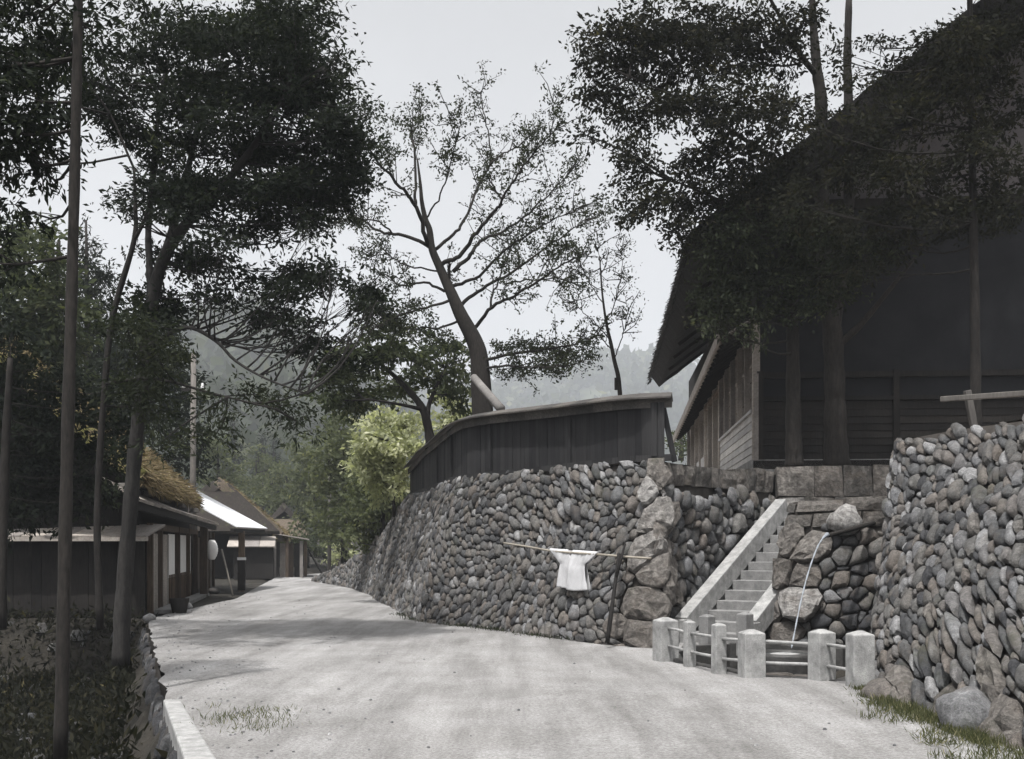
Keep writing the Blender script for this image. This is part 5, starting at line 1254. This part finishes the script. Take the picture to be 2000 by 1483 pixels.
s7 = [[(770, 1010, 35, .06), (768, 930, 35, .05), (765, 860, 35, .03)]]
T7 = [(760, 828, 52, 24), (722, 848, 26, 26), (795, 838, 30, 24), (745, 865, 40, 28), (790, 875, 30, 30), (715, 875, 16, 22, .7), (735, 905, 30, 32), (770, 915, 32, 32, .9), (745, 945, 32, 30), (715, 915, 24, 30), (778, 950, 18, 24), (700, 890, 18, 24, .7), (755, 885, 40, 26)]
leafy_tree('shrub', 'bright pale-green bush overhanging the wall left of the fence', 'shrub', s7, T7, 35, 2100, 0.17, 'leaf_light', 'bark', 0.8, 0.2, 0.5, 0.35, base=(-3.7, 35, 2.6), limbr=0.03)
s8 = [[(745, 1080, 40, .1), (748, 1000, 40, .08), (750, 920, 40, .04)]]
T8 = [(750, 955, 40, 36), (775, 985, 22, 30), (730, 985, 30, 40), (755, 1010, 26, 40), (715, 1030, 26, 36), (735, 1060, 20, 26, .8), (700, 960, 26, 40), (690, 1010, 22, 40)]
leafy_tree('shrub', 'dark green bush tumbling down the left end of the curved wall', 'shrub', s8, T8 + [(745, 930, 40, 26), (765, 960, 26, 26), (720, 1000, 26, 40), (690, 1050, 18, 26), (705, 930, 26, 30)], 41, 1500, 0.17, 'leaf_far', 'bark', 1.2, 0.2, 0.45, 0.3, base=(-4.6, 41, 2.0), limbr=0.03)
def mid_tree(px, base_y, d, clumps, label, m='leaf_far', name='broadleaf_tree', size=0.28, dens=380, cat='tree', aspect=0.45, sub=0.35):
    top = min(c[1] for c in clumps)
    stems = [[(px, base_y, d, .16), (px + 1, (base_y + top) / 2, d, .12), (px, top + 10, d, .04)]]
    b = at(px, base_y, d); return leafy_tree(name, label, cat, stems, clumps, d, dens, size, m, 'bark', 1.8, sub, aspect, 0.25, base=tuple(b), limbr=0.06, tuft=22)
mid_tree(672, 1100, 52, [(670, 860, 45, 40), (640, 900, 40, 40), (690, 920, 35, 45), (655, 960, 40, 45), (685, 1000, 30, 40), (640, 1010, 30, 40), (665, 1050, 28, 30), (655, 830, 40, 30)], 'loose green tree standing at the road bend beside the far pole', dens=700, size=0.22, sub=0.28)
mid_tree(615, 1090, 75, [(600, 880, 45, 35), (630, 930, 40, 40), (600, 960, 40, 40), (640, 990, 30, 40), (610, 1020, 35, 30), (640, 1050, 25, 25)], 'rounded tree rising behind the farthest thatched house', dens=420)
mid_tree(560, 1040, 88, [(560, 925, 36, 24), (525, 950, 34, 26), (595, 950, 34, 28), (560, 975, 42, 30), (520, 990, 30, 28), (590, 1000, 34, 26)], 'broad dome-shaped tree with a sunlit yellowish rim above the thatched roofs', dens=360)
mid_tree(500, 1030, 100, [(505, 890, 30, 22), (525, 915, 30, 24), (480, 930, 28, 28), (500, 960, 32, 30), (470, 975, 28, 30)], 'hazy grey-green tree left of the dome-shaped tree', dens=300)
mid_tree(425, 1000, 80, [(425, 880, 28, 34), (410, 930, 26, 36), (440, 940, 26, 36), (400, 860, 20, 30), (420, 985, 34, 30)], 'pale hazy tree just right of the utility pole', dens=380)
for k, (px, top, d, wpx, lab) in enumerate(((458, 805, 120, 26, 'tall dark pointed cedar in the haze, leftmost of the row'), (512, 838, 125, 22, 'pointed cedar in the haze right of the tallest one'), (534, 850, 130, 20, 'smallest hazy pointed cedar, rightmost of the row'))):
    cl = [(px, top + 14 + 22 * i, wpx * (0.25 + 0.13 * i), 16) for i in range(7)]
    mid_tree(px, 1000, d, cl, lab, 'leaf_dark', 'cedar_tree', 0.4, 300, aspect=0.22)
mid_tree(600, 1110, 72, [(580, 1060, 28, 22), (610, 1075, 28, 18), (640, 1080, 26, 18), (625, 1045, 24, 18)], 'low leafy shrub on the bank behind the far lean-to', 'leaf_mid', 'shrub', 0.22, 700, 'shrub', sub=0.25)
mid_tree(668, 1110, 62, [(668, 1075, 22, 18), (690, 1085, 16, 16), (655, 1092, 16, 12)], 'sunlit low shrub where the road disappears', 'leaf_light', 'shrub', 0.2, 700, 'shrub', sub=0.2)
mid_tree(1330, 900, 62, [(1328, 850, 16, 14), (1340, 865, 18, 16), (1322, 872, 14, 14), (1350, 880, 16, 12)], 'small round bush seen between fence and hall', 'leaf_mid', 'shrub', 0.2, 600, 'shrub')

# ------------------------------------------------------------------ loose straw and moss on the thatch
M['straw'] = mat_leaf('loose_straw', [(0, (0.05, 0.04, 0.026)), (0.5, (0.15, 0.115, 0.07)), (0.8, (0.24, 0.19, 0.11)), (1, (0.14, 0.15, 0.06))], 0.2)
M['straw_dark'] = mat_leaf('sooty_straw', [(0, (0.006, 0.006, 0.006)), (1, (0.03, 0.027, 0.024))], 0.1)
def straw(parent, P_, en, ez_, rn, rz, a0, a1, n_eave, n_face, m, size, verge=None):
    P, D = [], []; L = math.hypot(en - rn, ez_ - rz); dn, dz = (rn - en) / L, (rz - ez_) / L
    for _ in range(n_eave):
        a = rnd.uniform(a0, a1); q = abs(rnd.gauss(0, 0.06)); P.append(tuple(P_(a, en + dn * q, ez_ + dz * q + rnd.uniform(-0.36, 0.02)))); v = P_(a, en, 0) - P_(a, rn, 0); v.normalize(); D.append((v.x * 0.8 + rnd.gauss(0, .2), v.y * 0.8 + rnd.gauss(0, .2), -0.9))
    for _ in range(n_face):
        a = rnd.uniform(a0, a1); q = L * rnd.random(); P.append(tuple(P_(a, en + dn * q, ez_ + dz * q + 0.03))); v = P_(a, en, ez_) - P_(a, rn, rz); v.normalize(); D.append((v.x + rnd.gauss(0, .3), v.y + rnd.gauss(0, .3), v.z + 0.35 + rnd.gauss(0, .2)))
    if verge:
        for _ in range(verge):
            q = L * rnd.random(); P.append(tuple(P_(a0 + rnd.uniform(-0.1, 0.05), en + dn * q, ez_ + dz * q + rnd.uniform(-0.55, 0.05)))); D.append((rnd.gauss(-.3, .3), -0.7, rnd.gauss(-.1, .3)))
    leaf_obj('loose_straw', P, size, m, parent, 0.12, 0, None, 0.5, 'stuff', np.array(D))
straw(hA, hp, 0.25, 3.3, -4.2, 7.3, -2.0, 9.9, 2600, 5000, 'straw', 0.2)
straw(hC, hc, 0.55, 2.45, -2.8, 5.3, 0.0, 9.0, 900, 1500, 'straw', 0.22)
straw(big, bp, 1.72, 8.35, -7.0, 15.15, -2.1, 17.9, 2500, 3000, 'straw_dark', 0.13, 2500)

# ------------------------------------------------------------------ hills
def hill(name, ridge, d0, d1, seed, rough, n=90, back=1.35):
    """ridge: list of (px,py) at distance d1; slopes down towards d0"""
    xs = [p[0] for p in ridge]; ys = [p[1] for p in ridge]; vv = []; ff = []; m = 26
    for j in range(m + 1):
        t = j / m
        d = d0 + (d1 - d0) * t if t <= 1 else d1
        for i in range(n + 1):
            px = xs[0] + (xs[-1] - xs[0]) * i / n; top = at(px, float(np.interp(px, xs, ys)), d1)
            x = (px - CX) / F * d; z = max(-0.3, top.z * (t ** 1.15)); 
            z += rough * (noise.noise((x * 0.02, d * 0.02, seed)) * 9 + noise.noise((x * 0.07, d * 0.07, seed)) * 3.2 + noise.noise((x * 0.22, d * 0.22, seed)) * 1.5) * min(1, t * 3)
            vv.append((x, d, z))
    for j in range(m):
        for i in range(n): a = j * (n + 1) + i; ff.append((a, a + 1, a + n + 2, a + n + 1))
    # back slope
    o = len(vv)
    for i in range(n + 1):
        x, y, z = vv[m * (n + 1) + i]; vv.append((x * back, y * back, -1))
    for i in range(n): a = m * (n + 1) + i; ff.append((a, a + 1, o + i + 1, o + i))
    me = bpy.data.meshes.new(name); me.from_pydata(vv, [], ff); me.materials.append(M['hill']); me.polygons.foreach_set('use_smooth', [True] * len(me.polygons))
    h = bpy.data.objects.new(name, me); C.objects.link(h); struct(h); return vv, m, n
def forest_on(name, vv, m, n, count, size, seed, label):
    V = np.array(vv[:(m + 1) * (n + 1)]).reshape(m + 1, n + 1, 3); g = np.random.default_rng(seed)
    j = g.integers(1, m, count); i = g.integers(0, n, count); a, b = g.random(count)[:, None], g.random(count)[:, None]
    P = (V[j, i] * (1 - a) + V[j, i + 1] * a) * (1 - b) + (V[j + 1, i] * (1 - a) + V[j + 1, i + 1] * a) * b
    # each crown: a tuft of leaf sprays
    k = 9; Q = np.repeat(P, k, 0) + g.normal(size=(count * k, 3)) * np.array([size * .32, size * .32, size * .3]) + np.array([0, 0, size * .4])
    tones = np.clip(np.repeat(g.normal(0.45, .2, count), k) + g.normal(0, .1, count * k), 0, 1)
    o = leaf_obj(name, Q, size * 0.62, 'leaf_mid', None, 0.75, -0.2, tones, kind='stuff'); tag(o, label, 'woodland')
v_, m_, n_ = hill('near_hill', [(-900, 560), (-300, 600), (100, 640), (300, 640), (400, 625), (460, 610), (520, 632), (600, 690), (690, 735), (760, 790), (850, 860), (1000, 960), (1150, 1030)], 180, 650, 2.0, 1.4)
forest_on('hill_forest', v_, m_, n_, 8000, 9.5, 4, 'hazy woodland covering the near hill behind the village')
v_, m_, n_ = hill('far_hill', [(300, 900), (600, 800), (800, 762), (960, 752), (1060, 742), (1150, 722), (1210, 702), (1250, 700), (1300, 712), (1380, 722), (1600, 740), (2000, 730), (2600, 770)], 560, 1250, 7.0, 1.8)
forest_on('far_forest', v_, m_, n_, 6000, 15, 5, 'pale distant wooded ridge seen above the fence')

# ------------------------------------------------------------------ grass, weeds and undergrowth
def grass_patch(name, spots, label, blade=0.12, m='grass', cat='grass', spread=(0.12, 0.12), per=26, aspect=0.09):
    P, D = [], []
    for (x, y, z) in spots:
        for _ in range(per):
            P.append((x + rnd.gauss(0, spread[0]), y + rnd.gauss(0, spread[1]), z)); D.append((rnd.gauss(0, .45), rnd.gauss(0, .45), 1.3))
    o = leaf_obj(name, P, blade, m, None, aspect, 0, np.clip(nrg.normal(.5, .25, len(P)), 0, 1), 0.5, 'stuff', np.array(D)); return tag(o, label, cat)
sp_ = []
for k in range(110):
    y = rnd.uniform(8.2, 12.6); w_ = 0.06 + 0.3 * ((12.8 - y) / 4.5); sp_.append((3.98 - abs(rnd.gauss(0.05, w_)), y, 0.0))
grass_patch('grass', sp_, 'green grass fringe along the foot of the right wall', 0.075, per=60, spread=(0.07, 0.09))
grass_patch('weeds', [(-2.42 + rnd.gauss(0, .2), 10.5 + rnd.gauss(0, .4), 0.0) for _ in range(28)], 'yellowish weeds growing beside the road slab at lower left', 0.06, per=26)
sp_ = []
for k in range(90):
    q = rnd.uniform(1.2, 9.5); b, up, L, n__, tg = S1.frame(q); sp_.append((b.x + n__.x * 0.1, b.y + n__.y * 0.1, 0.0))
grass_patch('grass', sp_, 'thin dull weeds along the foot of the curved wall', 0.075, 'leaf_sparse', per=10, spread=(0.12, 0.08), aspect=0.14)
P, D = [], []
for k in range(3600):
    y = rnd.uniform(8.0, 26.0); e = float(road_left(y)); x = e - 0.35 - abs(rnd.gauss(0, 3.2)); z = ground_h(x, y)
    for _ in range(9): P.append((x + rnd.gauss(0, .16), y + rnd.gauss(0, .16), z + abs(rnd.gauss(0.05, .12)))); D.append((rnd.gauss(0, .7), rnd.gauss(0, .7), 0.8))
tag(leaf_obj('undergrowth', P, 0.12, 'leaf_rust', None, 0.3, 0, None, 0.85, 'stuff', np.array(D)), 'dark ferns and weeds filling the ditch at lower left', 'undergrowth')
mb = MB(); g = random.Random(9)
for k in range(160):
    y = g.uniform(8.5, 25.5); x = float(road_left(y)) - 0.4 - abs(g.gauss(0, 2.6)); r_ = g.uniform(0.05, 0.2); z = ground_h(x, y)
    mb.box((x, y, z + r_ * 0.3), r_ * 2, r_ * 1.5, r_ * 1.2, g.uniform(0, 3), tone=g.uniform(0, 0.35), taper=0.55)
o = mb.build('ditch_stones', 'stone', None, bevel=0.03); stuff(o); tag(o, 'loose dark stones lying among the weeds in the ditch', 'stones')
# slab on the road edge
sb_ = [at(322, 1372, 11.66), at(340, 1370, 11.7), at(378, 1446, 9.4), at(352, 1440, 9.5)]
mb = MB(); v = [Vector((q.x, q.y, 0.02)) for q in (Vector((-3.64, 11.75, 0)), Vector((-3.46, 11.75, 0)), Vector((-1.93, 7.7, 0)), Vector((-2.19, 7.7, 0)))]
v += [q - UP * 0.45 for q in v]; mb.add(v, [(0, 1, 2, 3), (7, 6, 5, 4), (0, 4, 5, 1), (1, 5, 6, 2), (2, 6, 7, 3), (3, 7, 4, 0)])
tag(mb.build('curb_slab', 'granite', None, bevel=0.02), 'long pale stone slab edging the road at lower left', 'slab')
# pebbles on the road
mb = MB(); g = random.Random(3)
for k in range(380):
    y = 7 + 30 * g.random() ** 1.6; x = g.uniform(float(road_left(y)) + 0.15, min(3.8, float(road_right(y)) - 0.5))
    if g.random() < 0.7: x = float(road_left(y)) + abs(g.gauss(0.05, 0.5))
    if in_poly(x, y, PIT): continue
    r_ = g.uniform(0.006, 0.02); z = road_h(x, y); mb.box((x, y, z + r_ * 0.35), r_ * 2, r_ * 1.5, r_ * 1.1, g.uniform(0, 3), tone=g.uniform(0.7, 1), taper=0.55)
o = mb.build('pebbles', 'stone', None); stuff(o); tag(o, 'loose pebbles scattered over the pale road', 'pebbles')

# ------------------------------------------------------------------ haze
def haze():
    m = bpy.data.materials.new('valley_haze'); m.use_nodes = True; t = m.node_tree; t.nodes.clear()
    pv = t.nodes.new('ShaderNodeVolumePrincipled'); pv.inputs['Color'].default_value = (0.88, 0.92, 0.985, 1); pv.inputs['Density'].default_value = 0.0006; pv.inputs['Anisotropy'].default_value = -0.1
    ou = t.nodes.new('ShaderNodeOutputMaterial'); t.links.new(pv.outputs[0], ou.inputs['Volume'])
    mb = MB(); mb.box((0, 900, 122), 3000, 2200, 250); ob = mb.build('haze', m, None); stuff(ob); tag(ob, 'pale summer haze filling the valley', 'haze')
haze()
